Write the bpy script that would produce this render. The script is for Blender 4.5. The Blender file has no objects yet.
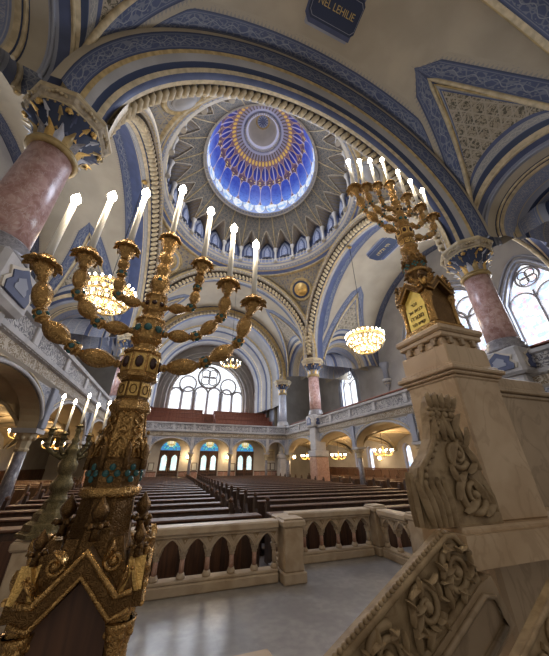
import bpy, bmesh, math, random
from mathutils import Vector, Matrix
random.seed(7)
PI = math.pi
SC = bpy.context.scene
COL = SC.collection
R = math.radians

# ------------------------------------------------------------------ node helpers
class V:
    def __init__(s, nt, sock): s.nt, s.s = nt, sock
    def _m(s, op, b=None, c=None, clamp=False):
        n = s.nt.nodes.new('ShaderNodeMath'); n.operation = op; n.use_clamp = clamp
        for i, x in enumerate((s, b, c)):
            if x is None: continue
            if isinstance(x, V): s.nt.links.new(x.s, n.inputs[i])
            else: n.inputs[i].default_value = x
        return V(s.nt, n.outputs[0])
    def __add__(s, o): return s._m('ADD', o)
    def __radd__(s, o): return s._m('ADD', o)
    def __sub__(s, o): return s._m('SUBTRACT', o)
    def __rsub__(s, o): return s._m('MULTIPLY', -1.0)._m('ADD', o)
    def __mul__(s, o): return s._m('MULTIPLY', o)
    def __rmul__(s, o): return s._m('MULTIPLY', o)
    def __truediv__(s, o): return s._m('DIVIDE', o)
    def __lt__(s, o): return s._m('LESS_THAN', o)
    def __gt__(s, o): return s._m('GREATER_THAN', o)
    def abs(s): return s._m('ABSOLUTE')
    def fr(s): return s._m('FRACT')
    def sin(s): return s._m('SINE')
    def cos(s): return s._m('COSINE')
    def floor(s): return s._m('FLOOR')
    def sqrt(s): return s._m('SQRT')
    def pow(s, e): return s._m('POWER', e)
    def max(s, o): return s._m('MAXIMUM', o)
    def min(s, o): return s._m('MINIMUM', o)
    def ss(s, a, b):
        n = s.nt.nodes.new('ShaderNodeMapRange'); n.interpolation_type = 'SMOOTHSTEP'
        s.nt.links.new(s.s, n.inputs['Value'])
        n.inputs['From Min'].default_value = a; n.inputs['From Max'].default_value = b
        return V(s.nt, n.outputs['Result'])

class Mat:
    def __init__(s, name):
        s.m = bpy.data.materials.new(name); s.m.use_nodes = True
        s.nt = s.m.node_tree; s.p = s.nt.nodes['Principled BSDF']
        s._uv = None
    def uv(s):
        if s._uv is None:
            n = s.nt.nodes.new('ShaderNodeUVMap'); n.uv_map = 'UVMap'
            sx = s.nt.nodes.new('ShaderNodeSeparateXYZ'); s.nt.links.new(n.outputs[0], sx.inputs[0])
            s._uv = (V(s.nt, sx.outputs[0]), V(s.nt, sx.outputs[1]), n.outputs[0])
        return s._uv
    def obj(s): return s.nt.nodes.new('ShaderNodeTexCoord').outputs['Object']
    def gen(s): return s.nt.nodes.new('ShaderNodeTexCoord').outputs['Generated']
    def scaled(s, vec, sc):
        n = s.nt.nodes.new('ShaderNodeMapping'); n.inputs['Scale'].default_value = sc if hasattr(sc, '__len__') else (sc,)*3
        s.nt.links.new(vec, n.inputs[0]); return n.outputs[0]
    def noise(s, vec, scale, detail=3, dist=0.0):
        n = s.nt.nodes.new('ShaderNodeTexNoise'); n.inputs['Scale'].default_value = scale
        n.inputs['Detail'].default_value = detail; n.inputs['Distortion'].default_value = dist
        if vec is not None: s.nt.links.new(vec, n.inputs['Vector'])
        return V(s.nt, n.outputs[0])
    def voro(s, vec, scale, feat='F1', rand=1.0):
        n = s.nt.nodes.new('ShaderNodeTexVoronoi'); n.feature = feat; n.inputs['Scale'].default_value = scale
        n.inputs['Randomness'].default_value = rand
        s.nt.links.new(vec, n.inputs['Vector'])
        return V(s.nt, n.outputs['Distance'])
    def wave(s, vec, scale, dist=0, detail=2, kind='BANDS', dirn='X'):
        n = s.nt.nodes.new('ShaderNodeTexWave'); n.wave_type = kind
        if kind == 'BANDS': n.bands_direction = dirn
        n.inputs['Scale'].default_value = scale; n.inputs['Distortion'].default_value = dist
        n.inputs['Detail'].default_value = detail
        s.nt.links.new(vec, n.inputs['Vector']); return V(s.nt, n.outputs['Fac'])
    def mix(s, f, a, b):
        n = s.nt.nodes.new('ShaderNodeMix'); n.data_type = 'RGBA'
        for k, x in ((0, f), (6, a), (7, b)):
            if isinstance(x, V): s.nt.links.new(x.s, n.inputs[k])
            elif isinstance(x, (float, int)): n.inputs[k].default_value = x
            elif isinstance(x, tuple): n.inputs[k].default_value = x if len(x) == 4 else x + (1,)
            else: s.nt.links.new(x, n.inputs[k])
        return n.outputs[2]
    def color(s, c):
        if isinstance(c, tuple): s.p.inputs['Base Color'].default_value = c if len(c) == 4 else c + (1,)
        else: s.nt.links.new(c, s.p.inputs['Base Color'])
        return s
    def rough(s, r):
        if isinstance(r, V): s.nt.links.new(r.s, s.p.inputs['Roughness'])
        else: s.p.inputs['Roughness'].default_value = r
        return s
    def metal(s, r): s.p.inputs['Metallic'].default_value = r; return s
    def emit(s, c, st):
        if isinstance(c, tuple): s.p.inputs['Emission Color'].default_value = c if len(c) == 4 else c + (1,)
        else: s.nt.links.new(c, s.p.inputs['Emission Color'])
        if isinstance(st, V): s.nt.links.new(st.s, s.p.inputs['Emission Strength'])
        else: s.p.inputs['Emission Strength'].default_value = st
        return s
    def bump(s, h, strength=.4, dist=.02):
        n = s.nt.nodes.new('ShaderNodeBump'); n.inputs['Strength'].default_value = strength; n.inputs['Distance'].default_value = dist
        s.nt.links.new(h.s, n.inputs['Height']); s.nt.links.new(n.outputs[0], s.p.inputs['Normal']); return s

M = {}
def simple(name, c, rough=.7, metal=0, emit=None, var=0.0, sc=6.0):
    m = Mat(name).rough(rough).metal(metal)
    if var:
        f = m.noise(m.obj(), sc, 4)
        m.color(m.mix(f.ss(.3, .7), tuple(x*(1-var) for x in c), tuple(min(1, x*(1+var)) for x in c)))
    else: m.color(c)
    if emit: m.emit(c if emit[1] is None else emit[1], emit[0])
    M[name] = m.m; return m.m

CREAM = (.37, .32, .245)
simple('cream', CREAM, .8, var=.10, sc=.7)
simple('cream_light', (.52, .47, .40), .8, var=.08, sc=1.2)
simple('grey_plaster', (.30, .285, .275), .8, var=.12, sc=.9)
simple('pale_blue', (.27, .285, .345), .7, var=.12, sc=1.0)
simple('blue', (.058, .075, .155), .6, var=.15, sc=2.0)
simple('navy', (.018, .03, .075), .6)
simple('gold_trim', (.40, .29, .13), .45, .25, var=.25, sc=5)
simple('cream_gold', (.47, .38, .24), .6, var=.2, sc=5)
simple('pale_stone', (.43, .415, .42), .7, var=.12, sc=3)
simple('arch_yellow', (.50, .40, .25), .75, var=.1, sc=2)
simple('tier_floor', (.16, .06, .035), .6, var=.2, sc=4)
simple('bulb', (1, .86, .62), .4, emit=(26, None))
simple('flame_bulb', (1, .9, .72), .4, emit=(42, None))
simple('turquoise', (.03, .125, .13), .2, var=.6, sc=40)
simple('garnet', (.035, .008, .006), .1)
simple('wax', (.95, .91, .82), .45)
simple('lantern_white', (.72, .72, .84), .6)
simple('iron', (.02, .02, .022), .5, .6)
simple('crystal', (.34, .27, .15), .15, .5)
simple('letter_gold', (.62, .47, .18), .4, .6)
simple('letter_dark', (.10, .05, .01), .6)
simple('sky_pane', (.5, .5, .5), .3, emit=(1.25, (.88, .94, 1.0)))
simple('lamp_glass', (1, .8, .45), .3, emit=(18, (1, .78, .42)))
simple('doorway_shade', (.02, .018, .02), .9)
simple('notice', (.6, .58, .5), .8)
simple('muntin', (.23, .215, .22), .7)
simple('recess', (.085, .065, .05), .9)  # dark brown standing in for the shade in the gaps of the rope moulding
simple('tan_relief', (.36, .30, .22), .75, var=.3, sc=9)

def m_band(name, bg, fg, line, k=3.2):
    m = Mat(name).rough(.65)
    u, v, uvv = m.uv()
    edge = (v-.5).abs().ss(.42, .45)
    line2 = ((v-.5).abs()-.36).abs() < .018
    lace = m.voro(m.scaled(uvv, (k*1.1, 4.2, 1)), 1.0, 'DISTANCE_TO_EDGE') < .075
    leaf = m.voro(m.scaled(uvv, (k*2.2, 7.5, 1)), 1.0) < .26
    wavy = ((v-.5) - (u*k*2.6).sin()*.12).abs() < .022
    inside = (v-.5).abs() < .30
    f = (wavy.max(leaf*.6).max(lace*.55)*inside).max(line2*.6)
    nz = m.noise(uvv, 1.5, 3).ss(.3, .75)
    c0 = m.mix(nz*.5, bg, tuple(x*1.35 for x in bg))
    c1 = m.mix(f*.85, c0, fg)
    m.color(m.mix(edge, c1, line)); m.bump(f, .25, .02); M[name] = m.m
m_band('blue_band', (.05, .066, .135), (.25, .26, .29), (.03, .04, .085))
m_band('dark_band', (.022, .035, .09), (.24, .27, .33), (.10, .13, .22))
m_band('grey_band', (.23, .225, .23), (.45, .42, .36), (.05, .07, .16), 4)
m_band('cream_band', (.36, .32, .27), (.16, .17, .26), (.30, .22, .10), 4)
m_band('lace_band', (.17, .20, .31), (.48, .46, .44), (.42, .36, .26), 5)

def m_fringe():
    m = Mat('fringe').rough(.8); u, v, uvv = m.uv()
    tri = ((u*6.5).fr()*2-1).abs()
    f = (tri*.62) > (v*1.0+.08)
    d = m.voro(m.scaled(uvv, (6, 6, 1)), 1.0) < .22
    ff = (f*.55).max(d*(v < .85)*.45)
    m.color(m.mix(ff*.8, CREAM, (.13, .15, .20))); M['fringe'] = m.m
m_fringe()

def m_diaper(name, bg, fg, fg2, sc):
    m = Mat(name).rough(.75); u, v, uvv = m.uv()
    a = (u*sc+v*sc*.58); b = (v*sc*1.15); c = (u*sc-v*sc*.58)
    t = a.fr().max(b.fr()).max(c.fr().max(.0))
    lines = ((a.fr()-.5).abs() > .43).max((c.fr()-.5).abs() > .43).max((b.fr()-.5).abs() > .44)
    lf = (m.voro(m.scaled(uvv, sc*2.6), 1.0) < .33).max((m.noise(uvv, sc*1.9, 2, 1.5)-.5).abs() < .028)
    c0 = m.mix(lf, bg, fg)
    m.color(m.mix(lines*.8, c0, fg2)); m.bump(lf, .3, .02); M[name] = m.m
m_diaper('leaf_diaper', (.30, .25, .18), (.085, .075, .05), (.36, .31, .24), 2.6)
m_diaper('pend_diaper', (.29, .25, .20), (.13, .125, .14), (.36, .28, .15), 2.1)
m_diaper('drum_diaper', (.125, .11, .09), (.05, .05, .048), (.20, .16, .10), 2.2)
m_diaper('lace_grey', (.27, .28, .33), (.14, .16, .23), (.42, .40, .40), 2.2)

def m_relief(name, bg, hi, sc=5.0, gold=None):
    m = Mat(name).rough(.7); ob = m.scaled(m.obj(), sc)
    n = m.noise(ob, 1.1, 1, 1.6)
    w = (((n*5.0).fr()-.5).abs()*2)
    f = w.ss(.25, .7)
    m.color(m.mix(f, bg, hi)); m.bump(f, .6, .04); M[name] = m.m
m_relief('parapet_relief', (.14, .135, .15), (.46, .44, .43), 3.4)
m_relief('frieze_relief', (.22, .16, .09), (.50, .44, .36), 5)
m_relief('spandrel_relief', (.16, .18, .24), (.40, .41, .46), 5)

def m_marble(name, a, b, vein, sc=3, rough=.25, veinamt=.6):
    m = Mat(name).rough(rough); ob = m.obj()
    n = m.noise(ob, sc, 6, .6).ss(.32, .68)
    vn = (m.noise(m.scaled(ob, (1, 1, .6)), sc*1.3, 5, 1.4)-.5).abs()
    vv = 1-vn.ss(0, .035)
    m.color(m.mix(vv*veinamt, m.mix(n, a, b), vein)); M[name] = m.m; return m
m_marble('pink_marble', (.36, .19, .17), (.56, .37, .35), (.66, .55, .53), 5, .3)
m_marble('red_marble', (.33, .17, .12), (.46, .27, .20), (.5, .36, .3), 6, .35)
m_marble('grey_marble', (.14, .13, .15), (.26, .25, .27), (.4, .38, .38), 6, .3)
m_marble('blue_marble', (.40, .42, .52), (.52, .53, .60), (.62, .62, .66), 4, .4)
m_marble('stone', (.40, .275, .16), (.52, .385, .25), (.30, .20, .11), 2.2, .40, .4)
m_marble('stone_dark', (.30, .215, .13), (.38, .28, .18), (.2, .14, .08), 2.2, .45, .5)
def m_railstone():
    m = Mat('rail_stone').rough(.55); ob = m.obj()
    n = m.noise(ob, 5, 6, .4).ss(.3, .7); g = m.noise(ob, 1.3, 3).ss(.4, .65)
    c = m.mix(n, (.35, .255, .16), (.50, .395, .27))
    m.color(m.mix(g*.5, c, (.40, .33, .26))); m.bump(n, .15, .01); M['rail_stone'] = m.m
m_railstone()
def m_carved():
    m = Mat('carved_stone').rough(.6); ob = m.obj()
    n = m.noise(ob, 16, 5, .5).ss(.3, .7)
    m.color(m.mix(n, (.21, .14, .07), (.35, .255, .145))); m.bump(n, .3, .008); M['carved_stone'] = m.m
m_carved()
def m_wood(name, a, b, sc=1.0, rough=.4):
    m = Mat(name).rough(rough); ob = m.obj()
    n = m.noise(m.scaled(ob, (14*sc, 14*sc, 1.2*sc)), 1.0, 5, .5).ss(.3, .7)
    m.color(m.mix(n, a, b)); M[name] = m.m
m_wood('wood', (.03, .014, .008), (.065, .03, .016), rough=.55)
m_wood('wood_mid', (.06, .026, .013), (.12, .052, .025), rough=.6)
m_wood('wood_red', (.15, .042, .022), (.25, .078, .042), rough=.5)
m_wood('wood_panel', (.05, .02, .01), (.105, .045, .02), 2.0, .55)
def m_bronze(name, a, b, rough=.34, patina=.55, eng=.5, fs=46):
    m = Mat(name).metal(.95).rough(rough); ob = m.obj()
    n = m.noise(ob, 16, 4, .6).ss(.35, .7)
    e = m.noise(m.scaled(ob, fs), 1.0, 1, 1.2)
    sc = (((e*5).fr()-.5).abs()*2).ss(.15, .75)
    m.color(m.mix((1-sc)*eng, m.mix(n*patina, a, b), tuple(x*.22 for x in b))); m.bump(sc, .45, .005)
    m.rough((1-sc)*.25+rough); M[name] = m.m
m_bronze('bronze', (.58, .355, .135), (.34, .19, .065), .26, .55, .5)
m_bronze('bronze_dark', (.20, .115, .046), (.12, .064, .026), .30, .5, .4, 60)
m_bronze('gold', (.80, .54, .20), (.58, .34, .09), .30, .3, .2, 60)
m_bronze('green_bronze', (.20, .16, .08), (.10, .085, .05), .4)
simple('gold_panel', (.78, .58, .14), .45, .35, var=.1, sc=20)

def m_floor():
    m = Mat('platform_floor').rough(.32); ob = m.obj()
    n = m.noise(ob, 2.2, 6, .6).ss(.3, .7); f = m.noise(ob, 11, 4).ss(.35, .65)
    sx = m.nt.nodes.new('ShaderNodeSeparateXYZ'); m.nt.links.new(ob, sx.inputs[0])
    gx = ((V(m.nt, sx.outputs[0])*1.02+.3).fr()-.5).abs() > .494
    gy = ((V(m.nt, sx.outputs[1])*1.02+.2).fr()-.5).abs() > .494
    c = m.mix(f*.5, m.mix(n, (.25, .24, .235), (.36, .345, .335)), (.20, .195, .195))
    m.color(m.mix(gx.max(gy)*.12, c, (.16, .15, .15))); M['platform_floor'] = m.m
m_floor()
simple('hall_floor', (.10, .08, .07), .5, var=.2, sc=2)

def m_cap():
    m = Mat('blue_glass').rough(.3); u, v, uvv = m.uv()
    fu = ((u.fr())-.5).abs()*2            # 0 mid bay .. 1 rib
    fu2 = (((u+.5).fr())-.5).abs()*2
    def lancet(vc, hv, w, pw=.5):
        d = (1-((v-vc)/hv).pow(2)).max(0.0).pow(pw)*w
        return fu, d
    nz = m.noise(m.scaled(uvv, (3, 20, 1)), 1.0, 4)
    cell = m.voro(m.scaled(uvv, (4, 38, 1)), 1.0)
    a, d = lancet(.30, .165, .96, .28)
    big = a < d; bigl = a < (d+.13)
    deep = m.mix(v.ss(.13, .38), (.16, .30, .85), (.035, .07, .48))
    deep = m.mix(nz.ss(.35, .7)*.5, deep, (.10, .17, .62)); deep = m.mix(cell.ss(.5, .2)*.35, deep, (.02, .035, .30))
    a2 = fu2; d2 = (1-((v-.115)/.105).pow(2)).max(0.0).pow(.5)*.92
    scl = a2 < d2; scll = a2 < (d2+.12)
    star = m.voro(m.scaled(uvv, (2, 26, 1)), 1.0, 'F1', .3)
    trac = m.mix(star.ss(.16, .34), (.85, .60, .22), (.11, .065, .12))
    a3, d3 = lancet(.635, .105, .84, .42)
    sm = a3 < d3; sml = a3 < (d3+.16)
    c = m.mix(v > .53, trac, (.20, .11, .17))
    c = m.mix(sml, c, (.46, .30, .24)); c = m.mix(sm, c, m.mix(v.ss(.54, .72), (.03, .045, .36), (.025, .03, .20)))
    c = m.mix(bigl, c, (.44, .38, .60)); c = m.mix(big, c, deep)
    rimc = m.mix(scll, (.30, .40, .72), (.26, .28, .42)); rimc = m.mix(scl, rimc, m.mix(nz.ss(.42, .66), (.92, .95, 1.0), (.28, .52, .90)))
    c = m.mix((v < .15)*(1-big), c, rimc)
    c = m.mix(v > .755, c, (.26, .15, .16))
    ball = ((((u*2).fr()-.5).abs()*.75).pow(2)+((v-.80)*6).pow(2)).sqrt() < .24
    c = m.mix(ball, c, (.80, .50, .12))
    c = m.mix(v > .85, c, m.mix(((u*2).fr()-.5).abs() > .3, (.30, .26, .36), (.10, .07, .06)))
    c = m.mix(v > .94, c, (.36, .35, .50))
    m.color(m.mix(.75, c, (0, 0, 0))); m.emit(c, (1-v)*.38+.44); M['blue_glass'] = m.m
m_cap()
def m_rosette():
    m = Mat('rosette').rough(.5); u, v, uvv = m.uv()
    f = (((u*12).fr()-.5).abs()*2) < (1-v)*1.1
    m.color(m.mix(f*(v > .2), (.03, .05, .16), (.30, .34, .5))); M['rosette'] = m.m
m_rosette()
def m_stained():
    m = Mat('stained_glass').rough(.3); u, v, uvv = m.uv()
    r = ((u-.5).pow(2)*4+(v-.38).pow(2)*4).sqrt()
    cell = m.voro(m.scaled(uvv, (9, 8, 1)), 1.0)
    c = m.mix(cell.ss(.25, .5), (.10, .62, .62), (.05, .25, .55))
    c = m.mix(r < .46, c, (.62, .80, .55)); c = m.mix(r < .34, c, (.75, .55, .22)); c = m.mix(r < .2, c, (.9, .85, .6))
    m.color(c); m.emit(c, .85); M['stained_glass'] = m.m
m_stained()
def m_doorglass():
    m = Mat('door_glass').rough(.3); ob = m.scaled(m.obj(), 7)
    d = m.voro(ob, 1.0)
    c = m.mix(d.ss(.2, .5), (.95, .95, .82), (.45, .62, .66)); m.color(c); m.emit(c, 1.1); M['door_glass'] = m.m
m_doorglass()
def m_colorpane():
    m = Mat('tinted_pane').rough(.3); ob = m.scaled(m.obj(), 2.2)
    d = m.noise(ob, 1.5, 3).ss(.48, .58); e = m.noise(m.scaled(m.obj(), 1.7), 2.0, 3).ss(.56, .62)
    c = m.mix(d*.7, (.95, .97, 1.0), (.35, .55, .95)); c = m.mix(e*.6, c, (.95, .45, .40)); m.color(m.mix(.6, c, (0, 0, 0))); m.emit(c, 1.15); M['tinted_pane'] = m.m
m_colorpane()

# ------------------------------------------------------------------ mesh builder
class MB:
    def __init__(s): s.v = []; s.f = []; s.mi = []; s.uv = []; s.sm = []; s.has_uv = False; s.mats = []
    def mat(s, name):
        if name not in s.mats: s.mats.append(name)
        return s.mats.index(name)
    def add(s, verts, faces, mat, uvs=None, smooth=False, T=None):
        b = len(s.v); i = s.mat(mat)
        for p in verts: s.v.append(tuple(T @ Vector(p)) if T is not None else tuple(p))
        for k, f in enumerate(faces):
            s.f.append([x+b for x in f]); s.mi.append(i); s.sm.append(smooth)
            if uvs is not None: s.uv.append(uvs[k]); s.has_uv = True
            else: s.uv.append(None)
        return s
    def box(s, x0, x1, y0, y1, z0, z1, mat, T=None):
        v = [(x0, y0, z0), (x1, y0, z0), (x1, y1, z0), (x0, y1, z0), (x0, y0, z1), (x1, y0, z1), (x1, y1, z1), (x0, y1, z1)]
        f = [(0, 3, 2, 1), (4, 5, 6, 7), (0, 1, 5, 4), (1, 2, 6, 5), (2, 3, 7, 6), (3, 0, 4, 7)]
        uu = []
        for q in f:
            pts = [v[k] for k in q]; d = [max(p[a] for p in pts)-min(p[a] for p in pts) for a in range(3)]
            n = d.index(min(d)); ax = [a for a in range(3) if a != n]
            L, W = (ax if d[ax[0]] >= d[ax[1]] else ax[::-1])
            lo = min(p[W] for p in pts); sp = max(d[W], 1e-6)
            uu.append([(p[L], (p[W]-lo)/sp) for p in pts])
        return s.add(v, f, mat, uvs=uu, T=T)
    def bbox(s, x0, x1, y0, y1, z0, z1, mat, b=.01, T=None):   # chamfered box
        b = min(b, (x1-x0)*.45, (y1-y0)*.45, (z1-z0)*.45)
        bm = bmesh.new(); bmesh.ops.create_cube(bm, size=1)
        for vv in bm.verts: vv.co = Vector(((x0+x1)/2+vv.co.x*(x1-x0), (y0+y1)/2+vv.co.y*(y1-y0), (z0+z1)/2+vv.co.z*(z1-z0)))
        bmesh.ops.bevel(bm, geom=bm.edges[:], offset=b, segments=1, affect='EDGES')
        bm.verts.index_update()
        s.add([vv.co[:] for vv in bm.verts], [[q.index for q in f.verts] for f in bm.faces], mat, T=T); bm.free(); return s
    def lathe(s, prof, mat, seg=16, T=None, smooth=True, lobes=0, amp=0, twist=0, cap=True):
        v = []; f = []; uv = []
        n = len(prof)
        L = 0; Ls = [0]
        for i in range(1, n):
            L += math.hypot(prof[i][0]-prof[i-1][0], prof[i][1]-prof[i-1][1]); Ls.append(L)
        for i, (r, z) in enumerate(prof):
            for k in range(seg):
                a = 2*PI*k/seg + twist*i
                rr = r*(1+amp*math.cos(lobes*2*PI*k/seg)) if lobes else r
                v.append((rr*math.cos(a), rr*math.sin(a), z))
        for i in range(n-1):
            for k in range(seg):
                k2 = (k+1) % seg
                f.append((i*seg+k, i*seg+k2, (i+1)*seg+k2, (i+1)*seg+k))
                uv.append([(k/seg, Ls[i]), ((k+1)/seg, Ls[i]), ((k+1)/seg, Ls[i+1]), (k/seg, Ls[i+1])])
        s.add(v, f, mat, uvs=uv, smooth=smooth, T=T)
        if cap:
            s.add([v[k] for k in range(seg)], [tuple(range(seg))[::-1]], mat, T=T)
            s.add([v[(n-1)*seg+k] for k in range(seg)], [tuple(range(seg))], mat, T=T)
        return s
    def tube(s, pts, rad, mat, seg=8, T=None, smooth=True, closed=False):
        pts = [Vector(p) for p in pts]; n = len(pts)
        rad = rad if hasattr(rad, '__len__') else [rad]*n
        v = []; f = []
        up = None
        for i, p in enumerate(pts):
            if closed: d = pts[(i+1) % n]-pts[i-1]
            else: d = pts[min(i+1, n-1)]-pts[max(i-1, 0)]
            d.normalize()
            if up is None:
                up = Vector((0, 0, 1)) if abs(d.z) < .9 else Vector((1, 0, 0))
            a = d.cross(up); a.normalize(); b = a.cross(d); up = b
            for k in range(seg):
                t = 2*PI*k/seg
                v.append(tuple(p + (a*math.cos(t)+b*math.sin(t))*rad[i]))
        m = n if closed else n-1
        for i in range(m):
            i2 = (i+1) % n
            for k in range(seg):
                k2 = (k+1) % seg
                f.append((i*seg+k, i*seg+k2, i2*seg+k2, i2*seg+k))
        s.add(v, f, mat, smooth=smooth, T=T)
        if not closed: s.add(v[:seg]+v[-seg:], [tuple(range(seg))[::-1], tuple(range(seg, 2*seg))], mat, T=T)
        return s
    def ball(s, c, r, mat, seg=10, rings=6, sc=(1, 1, 1), T=None):
        v = [(c[0], c[1], c[2]-r*sc[2])]
        for i in range(1, rings):
            a = PI*i/rings-PI/2
            for k in range(seg):
                t = 2*PI*k/seg
                v.append((c[0]+r*sc[0]*math.cos(a)*math.cos(t), c[1]+r*sc[1]*math.cos(a)*math.sin(t), c[2]+r*sc[2]*math.sin(a)))
        v.append((c[0], c[1], c[2]+r*sc[2])); f = []
        for k in range(seg): f.append((0, 1+(k+1) % seg, 1+k))
        for i in range(rings-2):
            for k in range(seg):
                k2 = (k+1) % seg
                f.append((1+i*seg+k, 1+i*seg+k2, 1+(i+1)*seg+k2, 1+(i+1)*seg+k))
        e = len(v)-1; b = 1+(rings-2)*seg
        for k in range(seg): f.append((e, b+k, b+(k+1) % seg))
        return s.add(v, f, mat, smooth=True, T=T)
    def prism(s, poly, d0, d1, mat, plane='xz', T=None, mat_side=None):  # poly in plane coords (a,b); depth along third axis
        def P(a, b, d):
            return (a, d, b) if plane == 'xz' else ((d, a, b) if plane == 'yz' else (a, b, d))
        n = len(poly)
        v = [P(a, b, d0) for a, b in poly]+[P(a, b, d1) for a, b in poly]
        s.add(v, [tuple(range(n)), tuple(range(n, 2*n))[::-1]], mat, T=T)
        s.add(v, [(i, (i+1) % n, n+(i+1) % n, n+i) for i in range(n)], mat_side or mat, T=T)
        return s
    def grid(s, rows, mat, uvs=None, smooth=True, T=None):
        n = len(rows); m = len(rows[0]); v = [p for r in rows for p in r]; f = []; uu = []
        for i in range(n-1):
            for j in range(m-1):
                f.append((i*m+j, i*m+j+1, (i+1)*m+j+1, (i+1)*m+j))
                if uvs: uu.append([uvs[i][j], uvs[i][j+1], uvs[i+1][j+1], uvs[i+1][j]])
        return s.add(v, f, mat, uvs=uu if uvs else None, smooth=smooth, T=T)
    def build(s, name, parent=None, loc=None, recalc=True):
        me = bpy.data.meshes.new(name); me.from_pydata(s.v, [], s.f)
        for k in s.mats: me.materials.append(M[k])
        for i, p in enumerate(me.polygons): p.material_index = s.mi[i]; p.use_smooth = s.sm[i]
        if s.has_uv:
            ul = me.uv_layers.new(name='UVMap'); li = 0
            for i, f in enumerate(s.f):
                q = s.uv[i]
                for k in range(len(f)):
                    if q is not None: ul.data[li].uv = q[k]
                    li += 1
        if recalc:
            bm = bmesh.new(); bm.from_mesh(me); bmesh.ops.remove_doubles(bm, verts=bm.verts, dist=1e-5)
            bmesh.ops.recalc_face_normals(bm, faces=bm.faces); bm.to_mesh(me); bm.free()
        me.update()
        o = bpy.data.objects.new(name, me); COL.objects.link(o)
        if parent: o.parent = parent
        if loc: o.location = loc
        return o

def tag(o, label, cat, group=None):
    o['label'] = label; o['category'] = cat
    if group: o['group'] = group
    return o
def thing(name, label, cat, loc=(0, 0, 0), rz=0, group=None):
    o = bpy.data.objects.new(name, None); COL.objects.link(o); o.empty_display_size = .1
    o.location = loc; o.rotation_euler = (0, 0, rz); return tag(o, label, cat, group)
def struct(o, label=None):
    o['kind'] = 'structure'
    if label: o['label'] = label
    return o
def kids(o): return [c for c in COL.objects if c.parent == o]
def copy_tree(o, parent=None):
    c = o.copy(); COL.objects.link(c)
    if parent: c.parent = parent
    for ch in list(o.children): copy_tree(ch, c)
    return c
def dup(o, loc, rz, label, group=None, scale=None):
    c = copy_tree(o); c.location = loc; c.rotation_euler = (0, 0, rz); c['label'] = label
    if group: c['group'] = group
    if scale: c.scale = (scale,)*3
    return c
def text_mesh(body, size, mat, depth=.004, align='CENTER'):
    cu = bpy.data.curves.new('lettering', 'FONT'); cu.body = body; cu.size = size; cu.extrude = depth
    cu.align_x = align; cu.align_y = 'CENTER'
    o = bpy.data.objects.new('lettering', cu); COL.objects.link(o)
    dg = bpy.context.evaluated_depsgraph_get(); dg.update()
    me = bpy.data.meshes.new_from_object(o.evaluated_get(dg))
    bpy.data.objects.remove(o); bpy.data.curves.remove(cu)
    me.materials.clear(); me.materials.append(M[mat])
    return me
def mesh_obj(name, me, parent=None, mw=None):
    o = bpy.data.objects.new(name, me); COL.objects.link(o)
    if mw is not None: me.transform(mw)
    if parent: o.parent = parent
    return o

# ------------------------------------------------------------------ layout (metres; camera stands at x=0, y=0)
CAMZ = 1.75
XL, XR, XC = -3.6, 10.0, 3.2
YN, YF, YC = 5.2, 18.8, 12.0
ZS, RA = 9.75, 6.8
XW, XE, YB = -10.6, 17.0, 33.0
PF = .25
# ------------------------------------------------------------------ architecture helpers
def PL(plane, const, s, z, d=0.0):
    return (s, const+d, z) if plane == 'y' else (const+d, s, z)

def arch_sweep(mb, plane, c, const, sign, prof, a0=0.0, a1=PI, n=48, zs=ZS, dr=0.0, stilt=0.38):
    for i in range(len(prof)-1):
        d0, r0, mat = prof[i]; d1, r1 = prof[i+1][:2]
        rows = []; uvs = []
        for (d, r, v) in ((d0, r0, 0.0), (d1, r1, 1.0)):
            row = []; uv = []
            if stilt: row.append(PL(plane, const, c+(r+dr), zs-stilt, sign*d)); uv.append((-stilt, v))
            for k in range(n+1):
                a = a0+(a1-a0)*k/n
                row.append(PL(plane, const, c+(r+dr)*math.cos(a), zs+(r+dr)*math.sin(a), sign*d)); uv.append((a*RA, v))
            if stilt: row.append(PL(plane, const, c-(r+dr), zs-stilt, sign*d)); uv.append((PI*RA+stilt, v))
            rows.append(row); uvs.append(uv)
        mb.grid(rows, mat, uvs)

def rope_arch(mb, plane, c, const, sign, d, r, mat, n=62, th=.125, zs=ZS):
    for k in range(n):
        a = PI*(k+.5)/n
        p = Vector(PL(plane, const, c+r*math.cos(a), zs+r*math.sin(a), sign*d))
        tang = Vector(PL(plane, 0, -math.sin(a), math.cos(a), 0)); rad = Vector(PL(plane, 0, math.cos(a), math.sin(a), 0)); ax = Vector(PL(plane, 0, 0, 0, sign))
        e = (tang*.55+ax*1.0).normalized(); L = .24
        mb.tube([p-e*L, p-e*L*.55-rad*.05, p+e*L*.55-rad*.05, p+e*L], [th*.3, th, th, th*.3], mat, seg=6)

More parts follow.
